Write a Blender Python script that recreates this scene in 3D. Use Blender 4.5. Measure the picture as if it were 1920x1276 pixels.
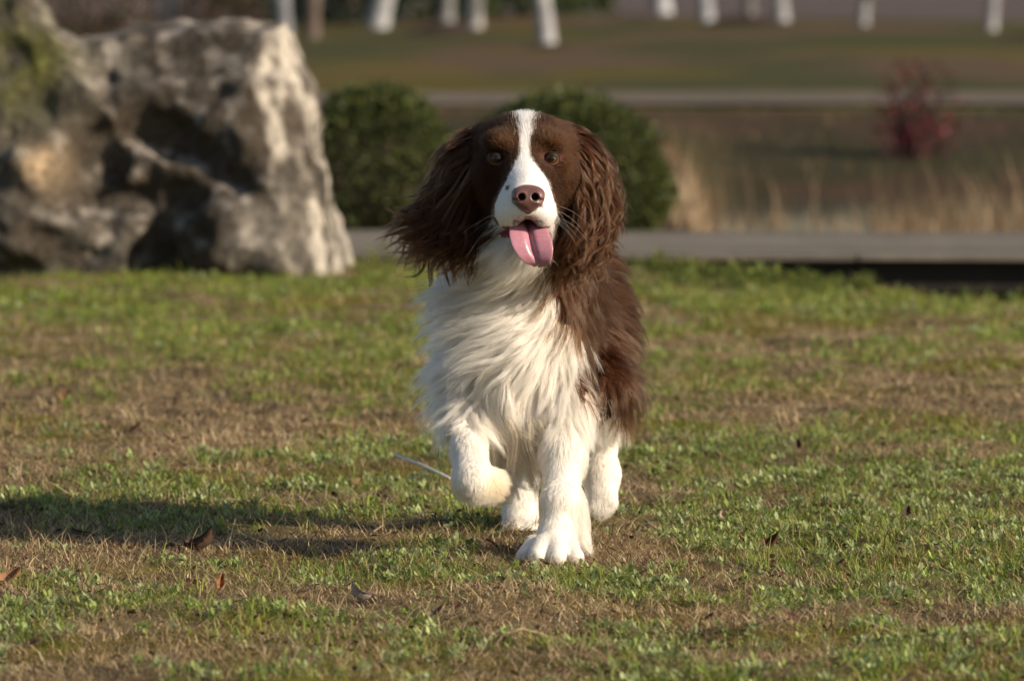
import bpy, math, random
import numpy as np
from mathutils import Vector, kdtree
for o in list(bpy.data.objects): bpy.data.objects.remove(o)
SC = bpy.context.scene
COL = SC.collection
RNG = np.random.default_rng(7)
random.seed(7)

# ------------------------------------------------------------------ camera, light, exposure
FPX = 14000.0; CAMY = -10.0; CAMZ = 0.80
PITCH = math.atan((638 + 60) / FPX)
cam = bpy.data.cameras.new('camera'); camo = bpy.data.objects.new('camera', cam); COL.objects.link(camo)
camo.location = (0, CAMY, CAMZ); camo.rotation_euler = (math.pi/2 - PITCH, 0, 0)
cam.sensor_width = 36; cam.lens = FPX / 1920 * 36
cam.clip_start = 0.5; cam.clip_end = 3000
cam.dof.use_dof = True; cam.dof.focus_distance = 10.02; cam.dof.aperture_fstop = 10.0; cam.dof.aperture_blades = 9
SC.camera = camo
SUN_EL = math.radians(24); SUN_FRONT = math.radians(27)      # sun from the right, a little towards the camera
sd = Vector((math.cos(SUN_EL)*math.cos(SUN_FRONT), -math.cos(SUN_EL)*math.sin(SUN_FRONT), math.sin(SUN_EL)))
sl = bpy.data.lights.new('sun', 'SUN'); slo = bpy.data.objects.new('sun', sl); COL.objects.link(slo)
sl.energy = 4.9; sl.angle = math.radians(0.5); sl.color = (1.0, 0.86, 0.68)
slo.rotation_euler = sd.to_track_quat('Z', 'Y').to_euler(); slo.location = (20, -10, 15)
w = bpy.data.worlds.new('World'); SC.world = w; w.use_nodes = True
nt = w.node_tree; bg = nt.nodes['Background']
sky = nt.nodes.new('ShaderNodeTexSky'); sky.sky_type = 'NISHITA'; sky.sun_disc = False
sky.sun_elevation = SUN_EL; sky.sun_rotation = math.atan2(sd.x, sd.y)
nt.links.new(sky.outputs[0], bg.inputs[0]); bg.inputs[1].default_value = 0.080
vs = SC.view_settings; vs.view_transform = 'Standard'; vs.look = 'None'; vs.gamma = 1; vs.exposure = 0.45
vs.use_curve_mapping = False
cy = SC.cycles
cy.max_bounces = 14; cy.diffuse_bounces = 4; cy.glossy_bounces = 6; cy.transmission_bounces = 12; cy.transparent_max_bounces = 8
cy.use_denoising = True
try: cy.sample_clamp_indirect = 6
except Exception: pass

# ------------------------------------------------------------------ helpers
CP, SP = math.cos(PITCH), math.sin(PITCH)
def W(px, py, y):
    """world point at depth y along the line of sight through photo pixel (px,py)"""
    a = (np.asarray(px, float) - 960) / FPX; b = (638 - np.asarray(py, float)) / FPX
    ry = CP + b*SP; rz = -SP + b*CP
    t = (np.asarray(y, float) - CAMY) / ry
    return np.stack(np.broadcast_arrays(a*t, np.asarray(y, float) + 0*t, CAMZ + rz*t), -1)
def proj(p):
    d = p - np.array([0, CAMY, CAMZ]); f = d[..., 1]*CP - d[..., 2]*SP; u = d[..., 1]*SP + d[..., 2]*CP
    return 960 + FPX*d[..., 0]/f, 638 - FPX*u/f
def tag(o, label=None, cat=None, group=None, kind=None):
    if label: o['label'] = label
    if cat: o['category'] = cat
    if group: o['group'] = group
    if kind: o['kind'] = kind
    return o
def empty(name, loc, label, cat, group=None):
    o = bpy.data.objects.new(name, None); o.empty_display_size = 0.05; COL.objects.link(o); o.location = loc
    return tag(o, label, cat, group)
def parent(o, r):
    """parent keeping world-space geometry"""
    o.parent = r; o.location = o.location - r.location if False else (-r.location.x, -r.location.y, -r.location.z)
    return o
def mesh_np(name, V, faces, mat=None, col=None, smooth=True, rootobj=None, colname='col', local=False):
    """faces: list of int arrays (n,k); col: per-vertex rgb"""
    me = bpy.data.meshes.new(name)
    V = np.asarray(V, np.float32)
    me.vertices.add(len(V)); me.vertices.foreach_set('co', V.ravel())
    lo = []; st = []; s = 0
    for f in faces:
        f = np.asarray(f, np.int32)
        if len(f) == 0: continue
        n, k = f.shape
        lo.append(f.ravel()); st.append(s + np.arange(n, dtype=np.int32)*k); s += n*k
    lo = np.concatenate(lo); st = np.concatenate(st)
    me.loops.add(len(lo)); me.loops.foreach_set('vertex_index', lo)
    me.polygons.add(len(st)); me.polygons.foreach_set('loop_start', st)
    me.update(calc_edges=True)
    me.polygons.foreach_set('use_smooth', np.full(len(st), smooth, bool))
    if col is not None:
        a = me.attributes.new(colname, 'FLOAT_COLOR', 'POINT')
        c = np.ones((len(V), 4), np.float32); c[:, :3] = col
        a.data.foreach_set('color', c.ravel())
    if mat: me.materials.append(mat)
    o = bpy.data.objects.new(name, me); COL.objects.link(o)
    if rootobj is not None:
        if local: o.parent = rootobj
        else: parent(o, rootobj)
    return o
def hairs(name, P, rad, col, mat, rootobj):
    """P (n,k,3) strand points, rad (n,k), col (n,3)"""
    n, k, _ = P.shape
    hc = bpy.data.hair_curves.new(name); hc.add_curves([k]*n)
    hc.attributes['position'].data.foreach_set('vector', P.astype(np.float32).ravel())
    ra = hc.attributes.get('radius') or hc.attributes.new('radius', 'FLOAT', 'POINT')
    ra.data.foreach_set('value', np.broadcast_to(rad, (n, k)).astype(np.float32).ravel())
    ca = hc.attributes.new('col', 'FLOAT_COLOR', 'CURVE')
    c = np.ones((n, 4), np.float32); c[:, :3] = col; ca.data.foreach_set('color', c.ravel())
    hc.materials.append(mat)
    o = bpy.data.objects.new(name, hc); COL.objects.link(o)
    if rootobj is not None: parent(o, rootobj)
    return o
# --- numpy noise
def _h(ix, iy, iz, seed):
    n = (ix.astype(np.int64)*374761393 + iy.astype(np.int64)*668265263 + iz.astype(np.int64)*2147483647 + seed*1274126177) & 0xffffffff
    n = ((n ^ (n >> 13))*1274126177) & 0xffffffff
    n = ((n ^ (n >> 16))*2246822519) & 0xffffffff
    return ((n ^ (n >> 15)) & 0xffffff) / float(0xffffff)
def vnoise(p, seed=0):
    p = np.asarray(p, float); i = np.floor(p).astype(np.int64); f = p - i; f = f*f*(3 - 2*f)
    r = 0
    for dx in (0, 1):
        wx = f[..., 0] if dx else 1 - f[..., 0]
        for dy in (0, 1):
            wy = f[..., 1] if dy else 1 - f[..., 1]
            for dz in (0, 1):
                wz = f[..., 2] if dz else 1 - f[..., 2]
                r = r + wx*wy*wz*_h(i[..., 0]+dx, i[..., 1]+dy, i[..., 2]+dz, seed)
    return r
def fbm(p, oct=4, seed=0):
    r = 0; a = .5; t = 0
    for k in range(oct):
        r = r + a*vnoise(np.asarray(p)*2**k, seed+k*17); t += a; a *= .5
    return r/t
def xy0(x, y, sx, sy=None): return np.stack([np.asarray(x)*sx, np.asarray(y)*(sy or sx), 0*np.asarray(x)], -1)
def sstep(a, b, x):
    t = np.clip((x - a)/(b - a), 0, 1); return t*t*(3 - 2*t)
# --- signed distance modelling
def smin(a, b, k):
    if k <= 0: return np.minimum(a, b)
    h = np.maximum(k - np.abs(a - b), 0)/k; return np.minimum(a, b) - h*h*k*.25
def sd_cone(p, a, ra, b, rb):
    a = np.asarray(a); b = np.asarray(b); ba = b - a; L = np.dot(ba, ba) + 1e-12
    t = np.clip(((p - a) @ ba)/L, 0, 1)
    return np.linalg.norm(p - a - t[..., None]*ba, axis=-1) - (ra + (rb - ra)*t)
def sd_ell(p, c, r, R=None):
    q = p - np.asarray(c)
    if R is not None: q = q @ R
    r = np.asarray(r); k0 = np.linalg.norm(q/r, axis=-1); k1 = np.linalg.norm(q/(r*r), axis=-1)
    return k0*(k0 - 1)/np.maximum(k1, 1e-9)
class Grid:
    def __init__(s, lo, hi, h):
        s.lo = np.array(lo, float); s.h = h; s.n = np.ceil((np.array(hi) - s.lo)/h).astype(int) + 1
        ax = [s.lo[i] + np.arange(s.n[i])*h for i in range(3)]
        s.P = np.stack(np.meshgrid(*ax, indexing='ij'), -1).astype(np.float32); s.v = np.full(s.n, 1.0, np.float32)
    def box(s, c0, c1):
        i0 = np.clip(np.floor((np.array(c0) - s.lo)/s.h).astype(int), 0, s.n); i1 = np.clip(np.ceil((np.array(c1) - s.lo)/s.h).astype(int)+1, 0, s.n)
        return tuple(slice(i0[i], i1[i]) for i in range(3))
    def cone(s, a, ra, b, rb, k=.02, sub=False):
        m = max(ra, rb) + k + .025
        B = s.box(np.minimum(a, b) - m, np.maximum(a, b) + m); s._ap(B, sd_cone(s.P[B], a, ra, b, rb), k, sub)
    def ell(s, c, r, k=.02, R=None, sub=False):
        m = max(r) + k + .025; B = s.box(np.array(c) - m, np.array(c) + m); s._ap(B, sd_ell(s.P[B], c, r, R), k, sub)
    def _ap(s, B, d, k, sub):
        s.v[B] = -smin(-s.v[B], d, k) if sub else smin(s.v[B], d, k)
    def sample(s, p):
        q = (p - s.lo)/s.h; q = np.clip(q, 0, s.n - 1.001); i = q.astype(int); f = q - i; r = 0
        for dx in (0, 1):
            for dy in (0, 1):
                for dz in (0, 1):
                    wt = (f[..., 0] if dx else 1-f[..., 0])*(f[..., 1] if dy else 1-f[..., 1])*(f[..., 2] if dz else 1-f[..., 2])
                    r = r + wt*s.v[i[..., 0]+dx, i[..., 1]+dy, i[..., 2]+dz]
        return r
    def grad(s, p, e=None):
        e = e or s.h*1.2; g = []
        for k in range(3):
            d = np.zeros(3); d[k] = e; g.append(s.sample(p + d) - s.sample(p - d))
        g = np.stack(g, -1); return g/np.maximum(np.linalg.norm(g, axis=-1, keepdims=True), 1e-9)
    def surface(s):
        v = s.v; ins = v < 0; n = s.n - 1
        cs = np.zeros(n, np.uint8)
        for dx in (0, 1):
            for dy in (0, 1):
                for dz in (0, 1): cs += ins[dx:n[0]+dx, dy:n[1]+dy, dz:n[2]+dz]
        cells = np.argwhere((cs > 0) & (cs < 8)); idx = np.full(n, -1, np.int64); idx[tuple(cells.T)] = np.arange(len(cells))
        acc = np.zeros((len(cells), 3)); cnt = np.zeros(len(cells))
        cor = [(0,0,0),(1,0,0),(0,1,0),(1,1,0),(0,0,1),(1,0,1),(0,1,1),(1,1,1)]
        for a in range(8):
            for b in range(a+1, 8):
                ca, cb = np.array(cor[a]), np.array(cor[b])
                if np.abs(ca-cb).sum() != 1: continue
                va = v[tuple((cells+ca).T)]; vb = v[tuple((cells+cb).T)]; m = (va < 0) != (vb < 0)
                t = va/np.where(m, va-vb, 1)
                acc += np.where(m[:, None], ca + t[:, None]*(cb-ca), 0); cnt += m
        V = s.lo + s.h*(cells + acc/cnt[:, None]); F = []
        for ax in range(3):
            u, w_ = (ax+1) % 3, (ax+2) % 3
            sl0 = [slice(None)]*3; sl1 = [slice(None)]*3; sl0[ax] = slice(0, -1); sl1[ax] = slice(1, None)
            e = np.argwhere(ins[tuple(sl0)] != ins[tuple(sl1)])
            e = e[(e[:, u] > 0) & (e[:, w_] > 0) & (e[:, u] < n[u]) & (e[:, w_] < n[w_])]
            q = []
            for du, dw in ((-1,-1),(0,-1),(0,0),(-1,0)):
                c = e.copy(); c[:, u] += du; c[:, w_] += dw; q.append(idx[tuple(c.T)])
            q = np.stack(q, -1); fl = ~ins[tuple(e.T)]; q[fl] = q[fl][:, ::-1]; F.append(q)
        return V, np.concatenate(F)

# ------------------------------------------------------------------ materials
def mat(name, base=(.5,.5,.5), rough=.8, spec=.3):
    m = bpy.data.materials.new(name); m.use_nodes = True; b = m.node_tree.nodes['Principled BSDF']
    b.inputs['Base Color'].default_value = (*base, 1); b.inputs['Roughness'].default_value = rough; b.inputs['Specular IOR Level'].default_value = spec
    return m
def nodes(m): return m.node_tree.nodes, m.node_tree.links, m.node_tree.nodes['Principled BSDF']
def attr_mat(name, rough=.8, spec=.2, trans=0.0, noise=None, bump=None):
    """colour comes from the mesh's own per-vertex colour, broken up by procedural noise"""
    m = mat(name, rough=rough, spec=spec); N, L, b = nodes(m)
    a = N.new('ShaderNodeAttribute'); a.attribute_name = 'col'; out = a.outputs['Color']
    if noise:
        sc, lo, hi = noise
        tc = N.new('ShaderNodeTexCoord'); n = N.new('ShaderNodeTexNoise'); n.inputs['Scale'].default_value = sc; n.inputs['Detail'].default_value = 6; n.inputs['Roughness'].default_value = .65
        L.new(tc.outputs['Object'], n.inputs['Vector'])
        r = N.new('ShaderNodeMapRange'); r.inputs[1].default_value = .3; r.inputs[2].default_value = .7; r.inputs[3].default_value = lo; r.inputs[4].default_value = hi
        L.new(n.outputs['Fac'], r.inputs[0]); mx = N.new('ShaderNodeVectorMath'); mx.operation = 'SCALE'
        L.new(out, mx.inputs[0]); L.new(r.outputs[0], mx.inputs['Scale']); out = mx.outputs[0]
        if bump:
            bp = N.new('ShaderNodeBump'); bp.inputs['Strength'].default_value = bump[0]; bp.inputs['Distance'].default_value = bump[1]
            L.new(n.outputs['Fac'], bp.inputs['Height']); L.new(bp.outputs[0], b.inputs['Normal'])
    L.new(out, b.inputs['Base Color'])
    if trans > 0:
        t = N.new('ShaderNodeBsdfTranslucent'); L.new(out, t.inputs['Color']); ms = N.new('ShaderNodeMixShader'); ms.inputs[0].default_value = trans
        o = N['Material Output']; L.new(b.outputs[0], ms.inputs[1]); L.new(t.outputs[0], ms.inputs[2]); L.new(ms.outputs[0], o.inputs['Surface'])
    return m
M_GROUND = attr_mat('soil_and_thatch', .95, .1, noise=(55, .55, 1.35), bump=(.6, .01))
M_BLADE = attr_mat('grass_blade', .6, .25, .35)
M_LEAF = attr_mat('leaf_green', .55, .3, .25)
M_ROCK = attr_mat('limestone', .9, .15, noise=(46, .42, 1.5), bump=(.9, .014))
M_BARK = attr_mat('bark', .9, .15, noise=(30, .6, 1.3), bump=(.6, .01))
M_PAINT = attr_mat('lime_wash', .9, .1, noise=(4.5, .55, 1.2), bump=(.5, .02))
M_WOOD = attr_mat('weathered_planks', .8, .2, noise=(9, .75, 1.2), bump=(.3, .004))
M_DEADLEAF = attr_mat('dead_leaf', .7, .2, .2)
M_WATER = mat('pond_water', (.02,.025,.02), .06, .5)
N_, L_, b_ = nodes(M_WATER)
n_ = N_.new('ShaderNodeTexNoise'); n_.inputs['Scale'].default_value = 6; bp_ = N_.new('ShaderNodeBump'); bp_.inputs['Strength'].default_value = .08; bp_.inputs['Distance'].default_value = .02
L_.new(n_.outputs[0], bp_.inputs['Height']); L_.new(bp_.outputs[0], b_.inputs['Normal'])
def hair_mat(name, rough=.35, dif=.5, ior=1.38):
    m = bpy.data.materials.new(name); m.use_nodes = True; N = m.node_tree.nodes; L = m.node_tree.links; N.clear()
    o = N.new('ShaderNodeOutputMaterial'); a = N.new('ShaderNodeAttribute'); a.attribute_name = 'col'
    h = N.new('ShaderNodeBsdfHairPrincipled'); h.model = 'CHIANG'; h.parametrization = 'COLOR'
    L.new(a.outputs['Color'], h.inputs['Color']); h.inputs['Roughness'].default_value = rough; h.inputs['Radial Roughness'].default_value = .55; h.inputs['IOR'].default_value = ior
    d = N.new('ShaderNodeBsdfDiffuse'); L.new(a.outputs['Color'], d.inputs['Color'])
    ms = N.new('ShaderNodeMixShader'); ms.inputs[0].default_value = dif
    L.new(h.outputs[0], ms.inputs[1]); L.new(d.outputs[0], ms.inputs[2]); L.new(ms.outputs[0], o.inputs['Surface'])
    return m
M_HAIR = hair_mat('dog_hair'); M_SILK = hair_mat('dog_silky_hair', .27, .32, 1.40)
M_SKIN = attr_mat('dog_skin', .8, .1)

# ------------------------------------------------------------------ terrain
def terrain_z(x, y):
    """lawn in front, a drained channel under the boardwalk, a pond to the right, a bank, then flat lawn"""
    x = np.asarray(x, float); y = np.asarray(y, float)
    D = y - CAMY
    edge = 20.4 - 2.1*np.maximum(x, 0) + .25*(vnoise(xy0(x, y*0+3, 2.2), 3)-.5)
    z = .012*(fbm(xy0(x, y, 3.1), 3, 5)-.5)*2 + .014*(fbm(xy0(x, y, 9.5), 2, 8)-.5)*2*(D < 22)
    ch = sstep(edge, edge + .5, D)*(1 - sstep(23.4, 24.0, D))*.42
    px = (x - .62 - .018*(D-24))
    pond = sstep(-.15, .25, px)*sstep(23.5, 24.6, D)*(1 - sstep(32.2, 42.2, D))*.42
    z = z - np.maximum(np.maximum(ch, pond), .062*sstep(23.0, 23.8, D)*(1 - sstep(27, 31, D)))
    z = z + .10*np.sin(x*.21+1)*sstep(50, 70, D)
    return z
def green_map(x, y):
    """0..1 how green the turf is"""
    p = W(0, 0, 0)
    px, py = proj(np.stack([x, y, 0*x], -1))
    g = .46 + .55*(fbm(xy0(x, y, 1.9, 1.2), 4, 11) - .5) + 1.5*(fbm(xy0(x, y, 6.5, 3.4), 3, 31)-.5)
    for cx, cy_, sx, sy, a in ((200,520,420,60,.30),(1500,545,460,50,.35),(300,690,420,45,.22),(200,800,400,70,-.30),(560,850,260,60,-.18),(120,640,300,16,-.28),
                               (1560,625,300,14,-.30),(1450,720,260,60,.10),(1550,850,420,45,.28),(180,965,320,28,.22),(350,1040,420,35,-.35),(1250,960,160,40,-.15),
                               (1650,1060,330,50,.30),(1250,1060,170,35,-.22),(1780,780,160,60,-.22),(700,1180,300,60,.05),(1830,950,150,60,.22),(150,1180,220,60,.0),(900,560,160,60,.1)):
        g = g + a*(.9 if a > 0 else 1.3)*np.exp(-((px-cx)/sx)**2 - ((py-cy_)/sy)**2)
    return sstep(.12, .82, g)
def lerp3(a, b, t): return np.asarray(a)*(1 - t[..., None]) + np.asarray(b)*t[..., None]
def build_terrain():
    ys = np.concatenate([np.linspace(-11.5, -2.2, 12), np.arange(-2.1, 11.5, .035), np.linspace(11.55, 36, 160), np.linspace(36.5, 120, 110), np.geomspace(122, 1500, 24)])
    us = np.concatenate([-np.geomspace(14, 1.25, 26), np.linspace(-1.2, 1.2, 95), np.geomspace(1.25, 14, 26)])
    Y, U = np.meshgrid(ys, us, indexing='ij'); D = Y - CAMY
    X = U*np.maximum(.085*np.maximum(D, 6), .5)
    Z = terrain_z(X, Y)
    g = green_map(X, Y)
    n1 = fbm(xy0(X, Y, 9, 7), 3, 41)
    c = lerp3((.190,.135,.070), (.120,.135,.024), g)
    c = lerp3(c, (.045,.032,.018), sstep(.56, .7, n1)*.8)
    c = lerp3(c, (.130,.108,.010), sstep(.50, .64, fbm(xy0(X, Y, 4, 3), 3, 77))*.8)
    # channel and pond mud
    mud = sstep(-.03, -.16, Z)*(D < 45); c = lerp3(c, (.035,.028,.020), mud)
    # bank beyond the pond, brown and dark green; also painted shade behind the boardwalk
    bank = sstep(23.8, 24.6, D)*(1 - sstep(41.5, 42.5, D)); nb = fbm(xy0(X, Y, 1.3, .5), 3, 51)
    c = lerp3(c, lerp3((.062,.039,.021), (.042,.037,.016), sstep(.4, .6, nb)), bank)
    # far lawn
    far = sstep(46, 48.5, D); nf = fbm(xy0(X, Y, .5, .12), 4, 61); nf2 = fbm(xy0(X, Y, .9, .22), 3, 66)
    cf = lerp3((.100,.066,.038), (.058,.056,.020), sstep(.42, .58, nf + .05*sstep(4, -6, X))); cf = lerp3(cf, (.120,.088,.012), sstep(.48, .66, nf2 + .10*sstep(2, -5, X))*.55)
    c = lerp3(c, cf, far)
    # dusty yard far right
    edge = 101 + 6*(vnoise(xy0(X, 0*Y, .25), 71)-.5) + 1.0*np.clip(6 - X, 0, 20)
    c = lerp3(c, (.105,.080,.072), sstep(edge - 1.5, edge + 1.5, D))
    nV = X.size; a = np.arange(nV).reshape(X.shape)
    F = np.stack([a[:-1, :-1], a[:-1, 1:], a[1:, 1:], a[1:, :-1]], -1).reshape(-1, 4)
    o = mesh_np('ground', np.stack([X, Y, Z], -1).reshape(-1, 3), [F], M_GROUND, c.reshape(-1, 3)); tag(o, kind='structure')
    # path beyond the bank
    xs = np.linspace(-16, 16, 90); V = []; cc = []
    for t in np.linspace(0, 1, 6):
        yy = (42.6 + 4.2*t) - 10 + .25*np.sin(xs*.7) - .03*xs
        V.append(np.stack([xs, yy, terrain_z(xs, yy)*0 + .022], -1))
        q = fbm(xy0(xs, yy*3, 2.5), 3, 91)[:, None]; cc.append(np.array([[.150,.122,.094]])*(.75+.5*q))
    V = np.concatenate(V); k = len(xs); a = np.arange(len(V)).reshape(6, k)
    F = np.stack([a[:-1, :-1], a[:-1, 1:], a[1:, 1:], a[1:, :-1]], -1).reshape(-1, 4)
    tag(mesh_np('path', V, [F], M_GROUND, np.concatenate(cc)), kind='structure')
    # water
    x0, x1, y0, y1 = -6, 9, 10.6, 27
    tag(mesh_np('water', [(x0,y0,-.30),(x1,y0,-.30),(x1,y1,-.30),(x0,y1,-.30)], [[(0,1,2,3)]], M_WATER), kind='structure')
build_terrain()

# ------------------------------------------------------------------ blades and leaves
def blades(base, az, h, wd, lean, col, curve=.5):
    """tapered bent blades; base (n,3)"""
    n = len(base); d = np.stack([np.cos(az), np.sin(az), 0*az], -1); up = np.array([0, 0, 1.0])
    fa = az + np.pi/2 + RNG.normal(0, .6, n); s = np.stack([np.cos(fa), np.sin(fa), 0*az], -1)
    sl_, cl = np.sin(lean)[:, None], np.cos(lean)[:, None]
    d1 = d*sl_ + up*cl; l2 = np.clip(lean + curve, 0, 1.75); d2 = d*np.sin(l2)[:, None] + up*np.cos(l2)[:, None]
    hh = h[:, None]; ww = wd[:, None]/2
    m = base + d1*hh*.5; t = m + d2*hh*.5
    V = np.stack([base - s*ww, base + s*ww, m + s*ww*.8, m - s*ww*.8, t], 1).reshape(-1, 3)
    i = np.arange(n)*5
    Q = np.stack([i, i+1, i+2, i+3], -1); T = np.stack([i+3, i+2, i+4], -1)
    return V, Q, T, np.repeat(col, 5, 0)
def leafs(base, az, tilt, L, wd, col, roll=None, bend=.25):
    """pointed oval leaves, 6 verts each, starting at base"""
    n = len(base); d = np.stack([np.cos(az)*np.cos(tilt), np.sin(az)*np.cos(tilt), np.sin(tilt)], -1)
    s = np.stack([-np.sin(az), np.cos(az), 0*az], -1); nn = np.cross(d, s)
    if roll is not None: s = s*np.cos(roll)[:, None] + nn*np.sin(roll)[:, None]; nn = np.cross(d, s)
    L = L[:, None]; ww = wd[:, None]/2
    V = np.stack([base, base + d*L*.35 + s*ww*.9 - nn*ww*.25, base + d*L*.72 + s*ww*.75 - nn*(ww*.2) - nn*L*bend*.25, base + d*L - nn*L*bend*.6,
                  base + d*L*.72 - s*ww*.75 - nn*(ww*.2) - nn*L*bend*.25, base + d*L*.35 - s*ww*.9 - nn*ww*.25], 1).reshape(-1, 3)
    i = np.arange(n)*6
    Q = np.concatenate([np.stack([i, i+1, i+2, i+3], -1), np.stack([i, i+3, i+4, i+5], -1)])
    return V, Q, np.repeat(col, 6, 0)
def scatter(dens, y0, y1, margin=1.35, inner=0):
    """uniform points over the part of the lawn that the lens could see"""
    n = int(dens*(y1-y0)*((y1+y0)/2+10)*.0686*2*margin); out = []
    yy = RNG.uniform(y0, y1, n*2); keep = RNG.uniform(0, 1, n*2) < (yy+10)/(y1+10); yy = yy[keep][:n]
    xx = RNG.uniform(-1, 1, len(yy))*.0686*margin*(yy+10)
    e = 20.4 - 2.1*np.maximum(xx, 0) + .25*(vnoise(xy0(xx, yy*0+3, 2.2), 3)-.5) + .2
    k = (yy + 10 < e) & (np.abs(xx) >= .0686*inner*(yy+10))
    return xx[k], yy[k]
DG = lambda n, s=.25: np.clip(RNG.normal(1, s, (n, 1)), .35, 1.9)
def pick(n, cols):
    c = np.array(cols); return c[RNG.integers(0, len(c), n)]
def build_lawn():
    Vs, Qs, Ts, Cs = [], [], [], []; off = 0
    def add(V, Q, T, C):
        nonlocal off
        Vs.append(V); Qs.append(Q + off); Cs.append(C)
        if T is not None: Ts.append(T + off)
        off += len(V)
    for y0, y1, dd, dgr, sc, mg, inn in ((-1.75, 2.6, 56000, 13000, 1.0, 1.35, 0), (2.6, 6.0, 19000, 6500, 1.3, 1.35, 0), (6.0, 11.6, 5200, 4600, 1.6, 1.35, 0), (-2.6, 3.0, 9000, 3800, 1.5, 3.6, 1.33), (3.0, 11.6, 3600, 2400, 1.9, 3.0, 1.33)):
        # dead straw-coloured blades
        x, y = scatter(dd, y0, y1, mg, inn); g = green_map(x, y); bare = fbm(xy0(x, y, 5, 3.4), 3, 43)
        k = (RNG.uniform(0, 1, len(x)) > g*.5) & (RNG.uniform(0, 1, len(x)) > sstep(.60, .74, bare)*.5); x, y = x[k], y[k]; n = len(x)
        pt = fbm(xy0(x, y, 2.3, 1.7), 2, 57)[:, None]
        c = pick(n, [(.50,.38,.21),(.42,.295,.15),(.60,.48,.30),(.19,.115,.058),(.38,.28,.15),(.11,.065,.034)])*DG(n)*(.65+.7*pt)
        z = terrain_z(x, y) - .002
        add(*blades(np.stack([x, y, z], -1), RNG.uniform(0, 6.283, n), RNG.gamma(4, .0044, n)*sc**.3, RNG.uniform(.0008, .0016, n)*sc, np.abs(RNG.normal(1.08, .36, n)), c, .45))
        # green blades, in tufts
        x, y = scatter(dgr/7, y0, y1, mg, inn); g = green_map(x, y); k = RNG.uniform(0, 1, len(x)) < np.clip(g*1.5 - .35, 0.02, 1); x, y = x[k], y[k]
        r = RNG.integers(4, 12, len(x)); tx = np.repeat(x, r); ty = np.repeat(y, r); n = len(tx); sz = np.repeat(RNG.uniform(.45, 1.25, len(x))**1.5, r)
        tx = tx + RNG.normal(0, .010, n)*sc; ty = ty + RNG.normal(0, .012, n)*sc
        tint = np.repeat(RNG.uniform(.65, 1.3, (len(x), 1)), r, 0)
        c = pick(n, [(.175,.26,.032),(.22,.29,.045),(.135,.205,.028),(.27,.28,.060),(.30,.25,.09)])*tint*DG(n, .15)
        z = terrain_z(tx, ty) - .002
        add(*blades(np.stack([tx, ty, z], -1), RNG.uniform(0, 6.283, n), (.007 + RNG.gamma(4, .0036, n))*sz*sc**.3, RNG.uniform(.0012, .0024, n)*sc, np.abs(RNG.normal(.45, .32, n)), c, .5))
        # low downy rosettes
        x, y = scatter(420 if sc == 1 else 200/sc, y0, y1, mg, inn); g = green_map(x, y) + .7*(fbm(xy0(x, y, 3.1, 2.2), 2, 87)-.5); k = RNG.uniform(0, 1, len(x)) < np.clip((g-.3)*1.6, 0.03, 1); x, y = x[k], y[k]
        if sc == 1:
            q = RNG.integers(1, 6, len(x)); x = np.repeat(x, q) + RNG.normal(0, .02, q.sum()); y = np.repeat(y, q) + RNG.normal(0, .022, q.sum())
        r = RNG.integers(9, 20, len(x)); tx = np.repeat(x, r); ty = np.repeat(y, r); n = len(tx); tint = np.repeat(RNG.uniform(.7, 1.35, (len(x), 1)), r, 0); hue = np.repeat(RNG.uniform(0, 1, (len(x), 1)), r, 0)
        c = (np.array([[.23,.285,.062]])*(1-hue) + np.array([[.34,.38,.19]])*hue)*tint*DG(n, .18); ssz = np.repeat(RNG.uniform(.6, 1.25, len(x)), r)
        lay = RNG.uniform(0, 1, n); z = terrain_z(tx, ty) + .001 + lay*.008*ssz
        V, Q, C = leafs(np.stack([tx + RNG.normal(0, .004, n), ty + RNG.normal(0, .004, n), z], -1), RNG.uniform(0, 6.283, n), .15 + lay*1.0 + RNG.normal(0, .15, n), RNG.uniform(.007, .0135, n)*ssz*sc**.6, RNG.uniform(.0032, .0056, n)*ssz*sc**.6, c)
        add(V, Q, None, C)
    # long straws lying about, seed stalks
    x, y = scatter(330, -1.75, 4, 1.35); n = len(x)
    c = pick(n, [(.42,.33,.20),(.33,.25,.14),(.25,.17,.09)])*DG(n, .2)
    add(*blades(np.stack([x, y, terrain_z(x, y) + .004], -1), RNG.uniform(0, 6.283, n), RNG.uniform(.03, .10, n), RNG.uniform(.0012, .0026, n), RNG.uniform(1.1, 1.5, n), c, .15))
    # leafy plumes of weeds along the channel edge
    px = np.concatenate([RNG.uniform(1190, 1470, 90), RNG.uniform(1470, 1660, 26), RNG.uniform(660, 790, 14)])
    D = RNG.uniform(18.6, 20.3, len(px)); x = (px-960)/FPX*D; y = D-10
    D = np.minimum(D, 20.3 - 2.1*np.maximum(x, 0)); x = (px-960)/FPX*D; y = D-10; hh = RNG.uniform(.015, .040, len(x))*np.where(RNG.uniform(0, 1, len(x)) < .3, 1.5, 1)
    for i in range(len(x)):
        n = int(16 + 300*hh[i]); t = RNG.uniform(.1, 1, n); b = np.stack([x[i] + RNG.normal(0, .012, n)*(1.2-t), y[i] + RNG.normal(0, .012, n), t*hh[i]], -1)
        c = pick(n, [(.17,.20,.045),(.21,.22,.06),(.12,.16,.035)])*DG(n, .2)
        V, Q, C = leafs(b, RNG.uniform(0, 6.283, n), RNG.uniform(.1, 1.2, n), RNG.uniform(.012, .028, n), RNG.uniform(.004, .009, n), c); add(V, Q, None, C)
    # crumbs of dead leaf matter
    x, y = scatter(420, -1.75, 5); n = len(x); c = pick(n, [(.10,.05,.028),(.06,.035,.02),(.16,.09,.05),(.13,.055,.04)])*DG(n, .3)
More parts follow.
